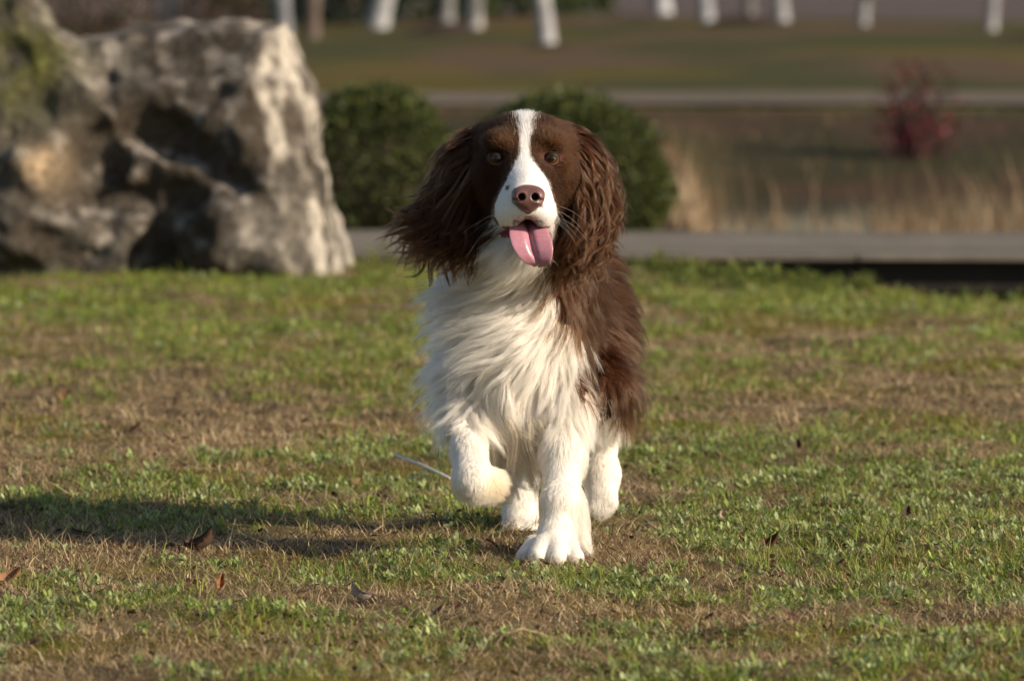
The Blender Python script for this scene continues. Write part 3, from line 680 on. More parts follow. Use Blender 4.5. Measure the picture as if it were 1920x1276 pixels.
def build_body():
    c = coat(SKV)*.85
    mz = mouth_zone(SKV); c[mz] = (.20,.055,.055)
    px, py = proj(SKV)
    ins = (py > 405) & (py < 445) & (SKV[:, 1] < .0) & (np.abs(px-989) < 30) & (SKV[:, 2] < W(989, 412, -.05)[2]); c[ins] = (.05,.012,.012)
    nz = (np.hypot((px-991)/30, (py-371)/25) < 1) & (SKV[:, 1] < -.05); c[nz] = (.03,.014,.013)
    eye = (np.hypot((np.minimum(np.abs(px-931), np.abs(px-1033)))/22, (py-297)/15) < 1) & (SKV[:, 1] < .06); c[eye] = (.10,.045,.035)
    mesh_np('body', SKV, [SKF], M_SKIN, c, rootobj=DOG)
build_body()

# --- coat of hair
# flow control points: photo px, py, depth y, direction (right, down, away), length m, wave m
FLOW = np.array([
 # skull and cheeks
 (985,225,.03, .0,-.6,.8,.014,0),(960,250,0,-.2,-.7,.3,.009,0),(1015,250,0,.2,-.7,.3,.009,0),(985,300,0,0,-1,.2,.005,0),(985,340,-.03,0,-1,.5,.0028,0),
 (960,390,-.06,-.6,.5,.8,.0032,0),(1012,390,-.06,.6,.5,.8,.0032,0),(989,400,-.09,0,1,.2,.0025,0),(915,300,.02,-.8,.3,.6,.007,0),(1055,300,.02,.8,.3,.6,.007,0),
 (925,360,0,-.6,.7,.5,.008,0),(1055,360,0,.6,.7,.5,.008,0),(900,250,.05,-.7,-.1,.6,.016,0),(1070,250,.05,.7,-.1,.6,.016,0),(985,215,.1,0,0,1,.02,0),
 # throat and chest, blown to the left
 (960,460,.06,-.65,.7,.2,.045,.002),(1010,480,.06,-.75,.6,.1,.050,.002),(900,480,.12,-.75,.6,.1,.055,.003),(980,530,.1,-.9,.4,.1,.065,.003),(900,540,.1,-.95,.25,.1,.075,.004),(830,540,.15,-1,.15,.1,.06,.004),
 (1030,540,.12,-.8,.6,.1,.055,.003),(1060,570,.13,-.2,.95,.1,.045,.002),(1000,600,.07,-.9,.4,.0,.07,.003),(930,600,.06,-1,.2,0,.08,.004),(840,600,.12,-.95,.3,.1,.065,.004),
 (1040,650,.09,-.75,.62,0,.055,.003),(980,660,.05,-.9,.42,0,.07,.004),(900,670,.06,-.95,.3,0,.075,.004),(830,680,.14,-.75,.6,.1,.06,.004),(1060,700,.12,-.25,.95,0,.04,.002),
 (990,720,.07,-.75,.6,.1,.06,.004),(930,740,.08,.2,.95,.1,.06,.004),(860,750,.12,-.55,.8,.1,.05,.004),(950,790,.12,.75,.6,.1,.07,.005),(1000,790,.15,.2,.95,.1,.055,.004),(900,790,.14,.5,.8,.1,.06,.004),
 # shoulder, flank, back
 (1090,560,.2,.1,.95,.4,.030,.001),(1110,600,.22,.35,.8,.6,.032,.001),(1120,500,.22,.2,.8,.7,.035,.001),(1080,520,.16,-.1,1,.3,.035,.002),(1100,650,.22,.1,.95,.4,.036,.002),(1150,540,.4,.3,.5,.9,.04,.002),(1180,560,.5,.5,.4,.8,.045,.002),
 (1150,640,.35,.3,.75,.6,.045,.003),(1180,650,.5,.4,.8,.4,.045,.003),(1160,720,.5,.1,1,.2,.045,.003),(1110,720,.22,-.1,1,.2,.032,.002),(1130,760,.48,.0,1,.1,.03,.002),(1060,430,.5,.1,-.1,1,.03,.001),(1000,430,.3,0,-.1,1,.03,.001),(1150,460,.4,.5,.3,.9,.04,.002),
 (820,560,.22,-.4,.9,.4,.04,.002),(850,480,.2,-.4,.9,.3,.035,.002),
 # legs
 (1050,800,.12,-.02,1,.1,.013,0),(1095,850,.15,.1,1,.5,.018,0),(1050,900,.05,0,1,.1,.008,0),(1088,960,.08,.15,1,.5,.018,0),(1020,960,.03,0,1,0,.008,0),(1035,1022,-.005,0,.8,-.4,.006,0),(1008,1045,-.04,0,.7,-.5,.0028,0),(1044,1045,-.04,0,.7,-.5,.0028,0),(1080,1045,-.02,0,.7,-.5,.0035,0),(982,1045,-.02,0,.7,-.5,.0035,0),(1075,1010,.05,.3,1,.4,.022,.001),
 (875,820,.1,-.05,1,0,.010,0),(860,880,.04,0,1,.1,.008,0),(900,900,.03,.3,.8,.5,.009,0),(940,900,.12,.8,.5,.3,.016,.001),(905,830,.13,.1,.9,.3,.014,0),
 (985,850,.5,0,1,0,.010,0),(975,960,.53,0,1,0,.010,0),(972,990,.47,0,.6,-.6,.008,0),(1130,830,.55,.1,1,0,.009,0),(1128,900,.53,0,1,0,.008,0),(1128,950,.52,0,1,0,.007,0),(1000,740,.48,0,1,0,.03,.001),
], float)
FP = W(FLOW[:, 0], FLOW[:, 1], FLOW[:, 2]); FD = np.stack([FLOW[:, 3], FLOW[:, 5], -FLOW[:, 4]], -1); FD /= np.linalg.norm(FD, axis=1, keepdims=True)
def idw(p, P, X, pw=4.0):
    d2 = ((p[:, None, :] - P[None])**2*np.array([1, .55, 1])).sum(-1) + 1e-6
    w_ = d2**(-pw/2); w_ /= w_.sum(1, keepdims=True); return w_ @ X
# ears have their own flow
EFL = np.array([
 (905,245,.08,-.75,.55,.1,.06,.004),(885,275,.07,-.6,.8,0,.08,.005),(858,275,.08,-.8,.6,0,.065,.007),(860,320,.05,-.35,.95,0,.09,.006),(830,330,.07,-.6,.8,0,.075,.008),(885,350,.05,-.15,1,0,.09,.005),
 (840,400,.05,-.6,.75,0,.075,.009),(800,420,.06,-.95,.35,0,.06,.010),(870,420,.05,-.2,1,0,.065,.006),(830,440,.06,-.85,.55,0,.065,.010),(860,470,.06,-.3,1,0,.05,.006),
 (1066,245,.08,.65,.7,.1,.07,.003),(1085,280,.07,.42,.9,0,.09,.004),(1108,285,.08,.35,.9,0,.07,.006),(1095,340,.05,.12,1,0,.08,.006),(1130,340,.07,.05,1,0,.06,.009),(1075,360,.05,.05,1,0,.09,.006),
 (1110,410,.05,.0,1,0,.075,.009),(1145,410,.06,-.25,1,0,.045,.010),(1085,430,.05,-.25,1,0,.065,.008),(1120,460,.05,-.4,1,0,.05,.009),(1070,460,.06,-.35,.95,0,.055,.007)], float)
EP = W(EFL[:, 0], EFL[:, 1], EFL[:, 2]); ED = np.stack([EFL[:, 3], EFL[:, 5], -EFL[:, 4]], -1); ED /= np.linalg.norm(ED, axis=1, keepdims=True)
def is_ear(p):
    px, py = proj(p); y = p[..., 1]
    l = (px < interp(py, [(215,915),(260,893),(300,886),(360,888),(430,905),(480,900)])); r = (px > interp(py, [(215,1056),(260,1074),(300,1084),(360,1078),(430,1058),(480,1048)]))
    return (l | r) & (y < .135) & (y > .02) & (py < 485) & (py > 215)
def sample_roots(n, dens):
    """roots spread over the skin by area times dens(p)"""
    q = SKV[SKF]; a = np.linalg.norm(np.cross(q[:, 2]-q[:, 0], q[:, 3]-q[:, 1]), axis=1)*.5
    cen = q.mean(1); a = a*dens(cen); cum = np.cumsum(a); i = np.searchsorted(cum, RNG.uniform(0, cum[-1], n)); i = np.minimum(i, len(a)-1)
    u, v = RNG.uniform(0, 1, (2, n, 1)); s = q[i]
    return (s[:, 0]*(1-u) + s[:, 1]*u)*(1-v) + (s[:, 3]*(1-u) + s[:, 2]*u)*v
def unit(v): return v/np.maximum(np.linalg.norm(v, axis=-1, keepdims=True), 1e-9)
def guides(root, P, D, L, wave, k, lift, layer, droop, keep=.75, pw=4.0, follow=1.0, turb=.25, seed=0):
    """grow guide strands over the skin along the flow field, each riding at its own height in the coat"""
    n = len(root); nr = G.grad(root); p = root - nr*.001; out = [p.copy()]; seg = (L/(k-1))[:, None]
    ly = RNG.uniform(.1, 1, n)*layer; ph = RNG.uniform(0, 6.283, n); fr = RNG.uniform(.45, 1.1, n)*2*np.pi; amp = wave*RNG.uniform(.3, 1.5, n)
    d = None
    for j in range(1, k):
        t = j/(k-1); f = idw(p, P, D, pw)
        tb = np.stack([vnoise(p*28 + 9.1*a + seed, 5+a) for a in range(3)], -1) - .5
        f = unit(f + tb*turb*2); g = G.grad(p); f = f - g*np.minimum((f*g).sum(-1, keepdims=True), 0)*(1.0)
        f = unit(f + g*lift*(1-t)**1.5 + np.array([0, 0, -droop])*t)
        d = f if d is None else unit(d*keep + f*(1-keep)*1.0)
        p = p + d*seg
        s = G.sample(p); need = (ly*np.sqrt(t) - s); p = p + G.grad(p)*np.maximum(need, 0)[:, None]*.9
        out.append(p.copy())
    out = np.stack(out, 1)
    # wave along the strand
    T = np.linspace(0, 1, k); ax = unit(np.cross(out[:, -1] - out[:, 0], nr) + 1e-6); ay = nr
    wv = (amp[:, None]*np.sin(fr[:, None]*T*np.maximum(1, L[:, None]/.07) + ph[:, None]) - (amp*np.sin(ph))[:, None])*T**.8
    wv2 = (amp[:, None]*np.cos(fr[:, None]*T*np.maximum(1, L[:, None]/.07) + ph[:, None]) - (amp*np.cos(ph))[:, None])*T**.8
    out = out + wv[..., None]*ax[:, None] + .6*np.maximum(wv2, -.002)[..., None]*ay[:, None]
    return out
def children(gp, groot, root, clump, frizz, tvar, seed=0):
    kd = kdtree.KDTree(len(groot))
    for i, r in enumerate(groot): kd.insert(Vector(r), i)
    kd.balance(); gi = np.array([kd.find(Vector(r))[1] for r in root])
    n, k = len(root), gp.shape[1]; s = RNG.uniform(tvar, 1.0, n); T = np.linspace(0, 1, k)
    q = s[:, None]*T*(k-1); i0 = np.minimum(q.astype(int), k-2); f = (q - i0)[..., None]; g = gp[gi]
    ar = np.arange(n)[:, None]; c = g[ar, i0]*(1-f) + g[ar, i0+1]*f
    cl = np.clip(clump*RNG.uniform(.6, 1.15, n), 0, .97)[:, None]
    wt = (1 - cl*sstep(0, .75, T[None]))[..., None]
    o = root - groot[gi]; c = c + o[:, None]*wt
    fz = RNG.normal(0, 1, (n, 3)); fz2 = RNG.normal(0, 1, (n, 3)); 
    c = c + frizz*np.where(RNG.uniform(0, 1, (n, 1, 1)) < .05, 4.0, 1.0)*(fz[:, None]*(T**1.5)[None, :, None] + .5*fz2[:, None]*np.sin(T*7)[None, :, None]*T[None, :, None])
    return c, gi
def taper(k, r0, r1): return np.linspace(1, 0, k)**.7*(r0-r1) + r1
def eye_nose_clear(p):
    px, py = proj(p); y = p[:, 1]
    e = (np.hypot(np.minimum(np.abs(px-931), np.abs(px-1033))/15.5, (py-297)/10.5) > 1) | (y > .05)
    n = (np.hypot((px-991)/30, (py-371)/25) > 1) | (y > -.05)
    m = ~mouth_zone(p); low = (py < 424) | (y > .02) | (np.abs(px-989) > 62)
    pad = ~((py > 395) & (py < 420) & (np.abs(px-990) < 8) & (y < -.06))
    return e & n & m & pad
def tint(col, gi, ng, amt, n, a2=.12):
    return col*np.clip(RNG.normal(1, amt, (ng, 1)), .45, 1.7)[gi]*np.clip(RNG.normal(1, a2, (n, 1)), .5, 1.6)
def flowlen(p): return idw(p, FP, FLOW[:, 6:8], 5)
def build_fur():
    # 1 short and medium coat over head, body and legs
    def dens(p):
        px, py = proj(p); return np.where(is_ear(p), 0, 1)*np.where(is_head(p), 2.6, 1)*np.where((p[:, 1] > .35) & (px < 1080) & (py < 800), .45, 1)*np.where(py > 800, 1.6, 1)
    lens = {}
    def split(lo, hi):
        def f(p):
            l = flowlen(p)[:, 0]; return dens(p)*((l >= lo) & (l < hi))
        return f
    for nm, lo, hi, ng, nc, k, wav, tb, lay0, a in (('coat', 0, .021, 16000, 165000, 8, 0, .10, .25, .17), ('flank_hair', .021, 1, 2600, 70000, 12, 1.6, .26, .42, .24)):
        df = split(lo, hi); gr = sample_roots(ng, df); gr = gr[eye_nose_clear(gr)]; lw = flowlen(gr); L = lw[:, 0]*RNG.uniform(.75, 1.25, len(gr))
        long = nm != 'coat'
        gp = guides(gr, FP, FD, L*(1.25 if long else 1), lw[:, 1]*wav, k, np.clip(L[:, None]*9, .04, .30), np.clip(L*lay0 - .0012, .0004, .014), .06, turb=(tb if long else np.clip(L[:, None]*5, .02, .10)), seed=11)
        cr = sample_roots(nc, df); cr = cr[eye_nose_clear(cr)]; lc = flowlen(cr)[:, 0]
        cl, gi = children(gp, gr, cr, (.72 if long else np.clip(lc*14, .05, .3)), (.0014 if long else .0003), .55)
        if not long: cl = cl + RNG.normal(0, 1, (len(cr), 1, 3))*np.clip(lc*.04, 0, .0010)[:, None, None]*(np.linspace(0, 1, k)**2)[None, :, None]
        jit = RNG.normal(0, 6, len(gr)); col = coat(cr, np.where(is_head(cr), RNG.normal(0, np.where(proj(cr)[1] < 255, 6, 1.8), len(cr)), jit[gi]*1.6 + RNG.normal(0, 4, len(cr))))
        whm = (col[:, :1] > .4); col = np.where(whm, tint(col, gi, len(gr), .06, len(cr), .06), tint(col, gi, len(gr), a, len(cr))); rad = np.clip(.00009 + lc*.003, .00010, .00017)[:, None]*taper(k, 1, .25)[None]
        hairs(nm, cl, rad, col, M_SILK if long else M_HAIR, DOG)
    # 2 long silky ear hair
    for side, nm in ((-1, 'ear_hair'), (1, 'ear_hair')):
        de = lambda p: np.where(is_ear(p) & ((p[:, 0] - .02)*side > 0), 1, 0)
        gr = sample_roots(520, de); lw = idw(gr, EP, EFL[:, 6:8], 5); L = lw[:, 0]*RNG.uniform(.45, 1.1, len(gr))
        gp = guides(gr, EP, ED, L, lw[:, 1]*(1.6 if side > 0 else 1.35), 20, np.full((len(gr), 1), .2), (.020 if side < 0 else .013), .06, keep=.72, turb=.42, seed=side*3)
        cr = sample_roots(21000, de); cl, gi = children(gp, gr, cr, .86, .0011, .45)
        col = tint(LIVER*np.array([1.05, 1, .95])*np.ones((len(cr), 3)), gi, len(gr), .22, len(cr))
        hairs(nm, cl, .00018*taper(20, 1, .3)[None], col, M_SILK, DOG)
    # 3 long chest feathering blown to one side
    def dc(p):
        px, py = proj(p); return ((p[:, 1] < .21) & (py > 445) & (py < 800) & ~brown_mask(p)).astype(float)
    gr = sample_roots(1100, dc); lw = flowlen(gr); L = np.maximum(lw[:, 0], .045)*RNG.uniform(.7, 1.3, len(gr))*np.where(gr[:, 0] < -.055, .62, 1)
    gp = guides(gr, FP, FD, L, lw[:, 1]*.7, 14, .2, .012, .015, keep=.8, turb=.13, seed=4)
    cr = sample_roots(74000, dc); cl, gi = children(gp, gr, cr, .46, .0022, .4)
    col = tint(WHITE*np.ones((len(cr), 3)), gi, len(gr), .06, len(cr), .06)
    hairs('chest_hair', cl, .00014*taper(14, 1, .25)[None], col, M_HAIR, DOG)
    # 4 tassels hanging below the chest between the fore legs
    n = 70; px = RNG.uniform(905, 1015, n); a = W(px, RNG.uniform(770, 815, n), RNG.uniform(.1, .24, n)); L = RNG.uniform(.05, .125, n)
    T = np.linspace(0, 1, 14); sw = RNG.uniform(.2, .9, n)
    g = a[:, None] + L[:, None, None]*np.stack([sw[:, None]*T*(1-.5*T)*.9 + .05*np.sin(T*6 + px[:, None]), .05*T + 0*sw[:, None], -(T**1.1)*(1.05 - .4*sw[:, None])], -1)
    g2 = np.repeat(g, 42, 0); m = len(g2); off = RNG.normal(0, 1, (m, 1, 3))*.0045; g2 = g2 + off*(1 - .75*T)[None, :, None] + RNG.normal(0, .0012, (m, 1, 3))*T[None, :, None]
    col = np.array((.70,.60,.46))*np.clip(RNG.normal(1, .14, (m, 1)), .5, 1.4)
    hairs('belly_hair', g2, .00016*taper(14, 1, .25)[None], col, M_HAIR, DOG)
    # 5 feather behind the standing fore leg
    n = 60; t = RNG.uniform(0, 1, n); a = W(1078 + 10*t, 905 + 110*t, .095 - .04*t); L = RNG.uniform(.03, .06, n)
    g = a[:, None] + L[:, None, None]*np.stack([.30*np.sin(T*2.2)[None] + 0*t[:, None], .35*T[None] + 0*t[:, None], -T[None] + 0*t[:, None]], -1)
    g2 = np.repeat(g, 40, 0); m = len(g2); g2 = g2 + RNG.normal(0, 1, (m, 1, 3))*.003*(1-.6*T)[None, :, None]
    hairs('leg_feather', g2, .00015*taper(14, 1, .25)[None], WHITE*np.clip(RNG.normal(1, .1, (m, 1)), .5, 1.2), M_HAIR, DOG)
    # 6 whiskers
    Ps = []
    for s in (-1, 1):
        for k in range(7):
            r = W(989 + s*RNG.uniform(46, 60), RNG.uniform(385, 418), RNG.uniform(-.07, -.03)); L = RNG.uniform(.03, .065)
            el = RNG.uniform(-1.1, .15); cu = RNG.uniform(.5, 1.3)
            Ps.append(np.stack([r[0] + s*L*T*math.cos(el), r[1] - .004*T + 0*T, r[2] + L*(T*math.sin(el)*.6 - cu*.5*T**2)], -1))
    hairs('whisker', np.array(Ps), .00010*taper(14, 1, .15)[None], np.array([[.85,.82,.78]]*len(Ps)), M_HAIR, DOG)
build_fur()

# --- eyes, nose, tongue, claws
def ball(name, c, r, m, squash=(1,1,1), seg=28):
    u = np.linspace(0, 2*np.pi, seg, endpoint=False); v = np.linspace(0, np.pi, seg//2+1)
    V = np.array([(math.sin(b)*math.cos(a), -math.cos(b), math.sin(b)*math.sin(a)) for b in v for a in u]); k = np.arange(len(V)).reshape(len(v), seg)
    F = np.stack([k[:-1], k[1:], np.roll(k, -1, 1)[1:], np.roll(k, -1, 1)[:-1]], -1).reshape(-1, 4)
    return V, F
M_EYE = attr_mat('eye', .10, .25); M_EYE.node_tree.nodes['Principled BSDF'].inputs['Coat Weight'].default_value = .4; M_EYE.node_tree.nodes['Principled BSDF'].inputs['Coat Roughness'].default_value = .02
M_LID = attr_mat('eyelid_skin', .5, .2)
for px in (931, 1033):
    c = W(px, 297.5, .0060); R = .0118; V, F = ball('eye', c, R, None, seg=64)
    ang = np.arccos(np.clip(-V[:, 1], -1, 1)); col = np.where((ang < .38)[:, None], (.003,.003,.004), np.where((ang < .70)[:, None], np.array((.095,.042,.012))*(1-.5*sstep(.5, .70, ang))[:, None], (.07,.04,.032)))
    col = col*(.55 if px == 931 else .8)  # left eye darkened in colour, as the shaded side of the face
    eyeo = mesh_np('eye', c + V*R, [F], M_EYE, col, rootobj=DOG)
    # lids: a shell over the ball with an almond opening and a thick moist rim
    n = 48; a = np.linspace(0, 2*np.pi, n, endpoint=False); s = -1 if px < 985 else 1
    ex = .0096*np.cos(a); ez = np.where(np.sin(a) > 0, .0052, .0063)*np.sign(np.sin(a))*np.abs(np.sin(a))**1.15 - .0012*np.cos(a)*s - .0004
    rho = np.hypot(ex, ez); ca, sa = ex/rho, ez/rho; V = []; nr = 9
    for q in range(nr):
        th = np.arcsin(np.clip(rho/(R*1.07), 0, 1)); th = th + (1.35 - th)*(q/(nr-1)); rr = R*(1.035 if q == 0 else 1.12 if q == 1 else 1.09)
        if q == 1: th = np.arcsin(np.clip(rho/(R*1.07), 0, 1)) + .07
        V.append(np.stack([rr*np.sin(th)*ca, -rr*np.cos(th), rr*np.sin(th)*sa], -1) + c)
    V = np.concatenate(V); k = np.arange(n*nr).reshape(nr, n); F = np.stack([k[:-1], np.roll(k, -1, 1)[:-1], np.roll(k, -1, 1)[1:], k[1:]], -1).reshape(-1, 4)
    lc = np.repeat([(.020,.0095,.006)], len(V), 0); low = np.tile(ez < .001, nr); ringi = np.repeat(np.arange(nr), n); lc[(ringi <= 1) & low] = (.12,.052,.042); lc[(ringi == 2) & low] = (.07,.035,.027); lc[(ringi <= 1) & ~low] = (.020,.010,.008)
    mesh_np('eyelid', V, [F], M_LID, lc, rootobj=eyeo, local=True)
def build_nose():
    c = W(990.5, 369, -.100); g = Grid(c - .036, c + .036, .0010)
    g.ell(c + [0, .006, .0035], (.0222, .016, .0128), .004); g.ell(c + [0, .003, -.006], (.0168, .0145, .0125), .007)
    for s in (-1, 1):
        g.ell(c + [s*.0115, -.003, -.001], (.0098, .0098, .0108), .006)
        g.cone(c + [s*.0100, -.022, -.0015], .0052, c + [s*.0072, .010, .003], .0034, .003, sub=True)
        g.cone(c + [s*.0115, -.016, -.0045], .0026, c + [s*.0200, -.004, -.0045], .0014, .003, sub=True)
    g.cone(c + [0, -.0185, .007], .0009, c + [0, -.016, -.016], .0012, .003, sub=True)
    g.cone(c + [0, .004, -.012], .0095, c + [0, .009, -.023], .0055, .007)
    V, F = g.surface(); m = attr_mat('nose_leather', .36, .45, noise=(1100, .78, 1.2), bump=(.6, .0008)); b = m.node_tree.nodes['Principled BSDF']; b.inputs['Coat Weight'].default_value = .3; b.inputs['Coat Roughness'].default_value = .25
    col = np.repeat([(.140,.064,.055)], len(V), 0); q = V - c
    for s in (-1, 1):
        a0 = np.array([s*.0100, -.022, -.0015]); a1 = np.array([s*.0072, .010, .003]); t = np.clip(((q-a0) @ (a1-a0))/np.dot(a1-a0, a1-a0), 0, 1); dist = np.linalg.norm(q - a0 - t[:, None]*(a1-a0), axis=1)
        col = lerp3(col, (.018,.008,.008), (dist < .0062)*sstep(-.0135, -.0085, q[:, 1]))  # nostril hollows painted darker with depth, standing in for the shade inside
    mesh_np('nose', V, [F], m, col, rootobj=DOG)
build_nose()
def build_tongue():
    sp = np.array([(987,408,-.005),(988,420,-.045),(991,432,-.066),(994,448,-.077),(998,466,-.082),(1003,481,-.082),(1006,491,-.079),(1007,498,-.074)]); P = W(sp[:, 0], sp[:, 1], sp[:, 2])
    hw = np.array([26,31,36,40,39,32,22,4])*SPX; th = np.array([7,7,7,6.5,6,5.5,4.5,1.5])*SPX
    t = np.linspace(0, 1, len(P)); tt = np.linspace(0, 1, 40)
    def ci(x): 
        r = np.stack([np.interp(tt, t, x[:, k]) for k in range(x.shape[1])], -1)
        for _ in range(2): r[1:-1] = (r[:-2] + 2*r[1:-1] + r[2:])/4
        return r
    P = ci(P); hw = ci(hw[:, None])[:, 0]; th = ci(th[:, None])[:, 0]; n = 84; V = []
    for i in range(40):
        tg = unit(P[min(i+1, 39)] - P[max(i-1, 0)]); rt = unit(np.array([1, .0, -.12])); nrm = unit(np.cross(tg, rt)); 
        if nrm[1] > 0: nrm = -nrm
        for k in range(n):
            a = 2*np.pi*k/n; ca, sa = math.cos(a), math.sin(a); x = ca
            gro = .0075*math.exp(-abs(x/.15)**1.5)*(sa > 0)*min(1, i/6)*(1 - sstep(22, 36, i)); cup = .0075*x*x*(.5 + .5*i/39)*(1 - .6*sstep(28, 39, i))
            V.append(P[i] + rt*x*hw[i] + nrm*(sa*th[i] - gro + cup - .003*(i/39)**2*0))
    a = np.arange(40*n).reshape(40, n); F = np.stack([a[:-1], a[1:], np.roll(a, -1, 1)[1:], np.roll(a, -1, 1)[:-1]], -1).reshape(-1, 4)
    V = np.array(V); cap = [np.arange(n)[None], (np.arange(n) + 39*n)[None, ::-1]]
    m = attr_mat('tongue_flesh', .30, .5, noise=(260, .88, 1.12), bump=(.25, .0008)); b = m.node_tree.nodes['Principled BSDF']; b.inputs['Subsurface Weight'].default_value = .25; b.inputs['Subsurface Radius'].default_value = (.006, .002, .0015)
    mesh_np('tongue', V, [F] + cap, m, np.repeat([(.42,.19,.24)], len(V), 0), rootobj=DOG)
build_tongue()
M_CLAW = attr_mat('claw_horn', .4, .4)
for px, py, y in ((981,1055,-.022), (1009,1056,-.050), (1045,1057,-.052), (1080,1057,-.026)):
    v, f = tube([W(px, py-6, y+.006), W(px, py, y), W(px, py+6, y-.005)], [.0032, .0026, .0005], 8)
    mesh_np('claw', v, [f], M_CLAW, np.repeat([(.28,.20,.15)], len(v), 0), rootobj=DOG)
# ------------------------------------------------------------------ fallen leaves, twigs, straw
def at_turf(px, py):
    D = 11200/(py+60); x = (px-960)/FPX*D; return np.array([x, D-10, float(terrain_z(x, D-10))])
def fallen_leaf(px, py, lpx, col, label, az, pitch, curl, roll=0.0, wr=.55, lift=.006, name='fallen_leaf', cat='leaf'):
    p = at_turf(px, py); L = .85*lpx/1400*(p[1]+10)/10; pitch *= .55; curl *= .75; lift = .004; m, k = 13, 9; top = []
    for i in range(m):
        u = i/(m-1); hw = L*wr*.5*(math.sin(math.pi*min(1, u**.75))**.8)*(1 + .10*math.sin(i*2.3+px)); 
        for j in range(k):
            v = 2*j/(k-1)-1; z = curl*L*(v*v*.38*(.4+u) + (u-.45)**2*.9) + .008*L*math.sin(9*u+5*v+px) - .03*L*math.exp(-(v/.2)**2)
            top.append((L*(u-.5), v*hw, z))
    top = np.array(top); th = .0005; V = np.concatenate([top, top - [0, 0, th]]); a = np.arange(m*k).reshape(m, k); b = a + m*k
    F = [np.stack([a[:-1, :-1], a[1:, :-1], a[1:, 1:], a[:-1, 1:]], -1).reshape(-1, 4), np.stack([b[:-1, :-1], b[:-1, 1:], b[1:, 1:], b[1:, :-1]], -1).reshape(-1, 4)]
    ring = np.concatenate([a[0, :], a[1:, -1], a[-1, -2::-1], a[-2:0:-1, 0]]); r2 = np.roll(ring, -1); F.append(np.stack([ring, ring+m*k, r2+m*k, r2], -1))
    cr, sr = math.cos(roll), math.sin(roll); V = V @ np.array([[1,0,0],[0,cr,sr],[0,-sr,cr]])
    cp, sp = math.cos(pitch), math.sin(pitch); V = V @ np.array([[cp,0,sp],[0,1,0],[-sp,0,cp]])
    ca, sa = math.cos(az), math.sin(az); V = V @ np.array([[ca,sa,0],[-sa,ca,0],[0,0,1]])
    V[:, 2] += lift - V[:, 2].min()
    c = np.array(col)*(1 + .5*(fbm(V*220 + px, 2, 5)[:, None]-.5))
    r = empty(name, p, label, cat); o = mesh_np('blade', V, F, M_DEADLEAF, c, rootobj=r, local=True)
    t = Vector(((cp*ca*-.5*L), (cp*sa*-.5*L), 0)); i0 = V[k//2]
    v, f = tube([i0, i0 + np.array([-ca, -sa, .1])*L*.18, i0 + np.array([-ca, -sa, -.05])*L*.34], [.0007, .0006, .0006], 6)
    mesh_np('stalk', v, [f], M_DEADLEAF, np.repeat([tuple(.8*q for q in col)], len(v), 0), rootobj=r, local=True)
DB, RB, OT, PB, PT = (.085,.050,.036), (.13,.055,.036), (.32,.18,.10), (.14,.09,.08), (.36,.27,.20)
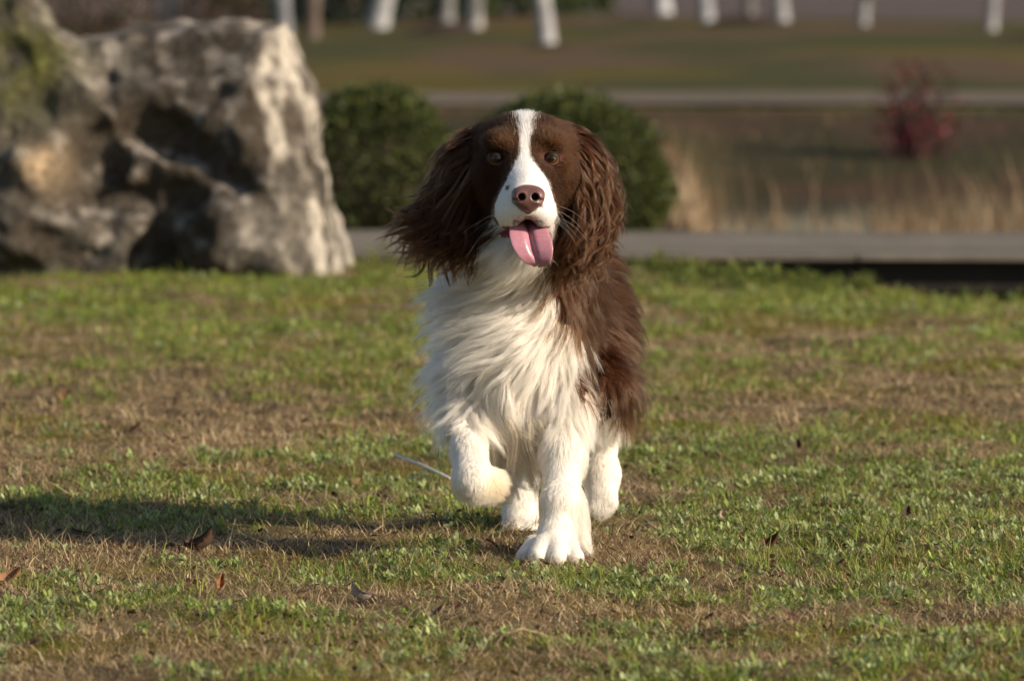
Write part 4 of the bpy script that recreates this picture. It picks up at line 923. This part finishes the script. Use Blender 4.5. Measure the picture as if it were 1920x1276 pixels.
for a in [(240, 818, 56, DB, 'dark brown curled leaf lying farthest left in the straw patch', .2, .1, .9),
          (576, 904, 44, RB, 'dark red brown leaf with a curled up edge left of the white stick', 2.9, .15, 1.0, .3),
          (668, 910, 36, OT, 'orange tan leaf standing on edge left of the white stick', 1.2, .5, .6, .7),
          (716, 924, 42, PB, 'purplish brown leaf just under the near end of the white stick', .3, .2, .8),
          (372, 1040, 66, DB, 'large dark crumpled leaf with raised edges in the left foreground', .1, .15, 1.3, .2),
          (152, 1012, 52, PB, 'flat greyish purple leaf in the shaded straw at the left', 3.0, .1, .5, .4),
          (676, 1130, 46, (.34,.29,.25), 'pale grey rolled leaf lying alone below and left of the front paws', 3.05, .05, 1.6, .2, .4),
          (412, 1112, 46, (.34,.13,.05), 'narrow rust orange leaf standing upright in the left foreground', 1.4, 1.1, .7, .2, .35),
          (1355, 992, 34, PT, 'pale tan leaf standing upright right of the dog', 1.7, 1.2, .5, .5, .6),
          (1440, 1034, 48, RB, 'dark brown folded leaf beside the pale upright leaf', .4, .3, 1.2, .5),
          (1396, 1030, 34, OT, 'small orange tan leaf beside the dark folded leaf', 2.4, .25, .7, .3),
          (12, 1100, 60, (.36,.19,.10), 'orange brown leaf cut by the left edge of the photo', .4, .3, .8, .4),
          (1700, 978, 40, DB, 'small dark leaf standing in the green weeds at the right', 1.3, .8, .7, .3),
          (812, 1160, 46, (.24,.165,.125), 'dull pinkish tan leaf in the bottom middle of the turf', .5, .3, .9, .3),
          (1192, 1092, 52, (.16,.09,.06), 'flat mid brown leaf half sunk in turf right of the front paw', .1, .05, .6, .1),
          (1495, 852, 34, DB, 'small blackish leaf standing in the bright green grass at the right', 1.5, .9, .8, .2),
          (118, 748, 40, (.20,.06,.045), 'reddish leaf in the green band at the far left', .9, .4, .8, .3)]:
    fallen_leaf(*a)
a, b = at_turf(740, 886), at_turf(842, 912); a[2] += .020; b[2] += .018; c0 = Vector((a+b)/2)
r = empty('white_stick', c0, 'thin white stick lying on the turf beside the lifted front paw', 'stick')
v, f = tube([a - c0, (a+b)/2 - c0 + [0, 0, .002], b - c0], [.0020, .0021, .0020], 10); n = 10
mesh_np('shaft', v, [f, np.arange(n)[None, ::-1], (np.arange(n)+2*n)[None]], mat('white_stick', (.62,.60,.58), .45), rootobj=r, local=True)
def twig(pa, pb, rad, col, label, name='straw_stalk', up=.006):
    a, b = at_turf(*pa), at_turf(*pb); a[2] += up; b[2] += up*.7; m = (a+b)/2 + [0, 0, .006]; q = (a*.75+b*.25) + [0, .003, .008]
    v, f = tube([a, q, m, b], [rad, rad*.95, rad*.8, rad*.5], 7); n = 7
    tag(mesh_np(name, v, [f, np.arange(n)[None, ::-1], (np.arange(n)+3*n)[None]], M_DEADLEAF, np.repeat([col], len(v), 0)), label, 'stalk')
twig((380, 950), (560, 950), .0017, (.40,.31,.20), 'long pale straw stalk lying level in the turf left of the dog')
twig((700, 1003), (790, 985), .0016, (.42,.33,.20), 'straw stalk slanting up toward the hind foot of the dog')
twig((1205, 998), (1250, 1006), .0022, (.46,.38,.27), 'short pale straw stalk lying just right of the dog')
twig((950, 1222), (1060, 1205), .0016, (.34,.25,.15), 'straw stalk in the foreground below the front paws')
twig((100, 1195), (205, 1225), .0020, (.36,.27,.16), 'bent straw stalk in the bottom left of the turf')
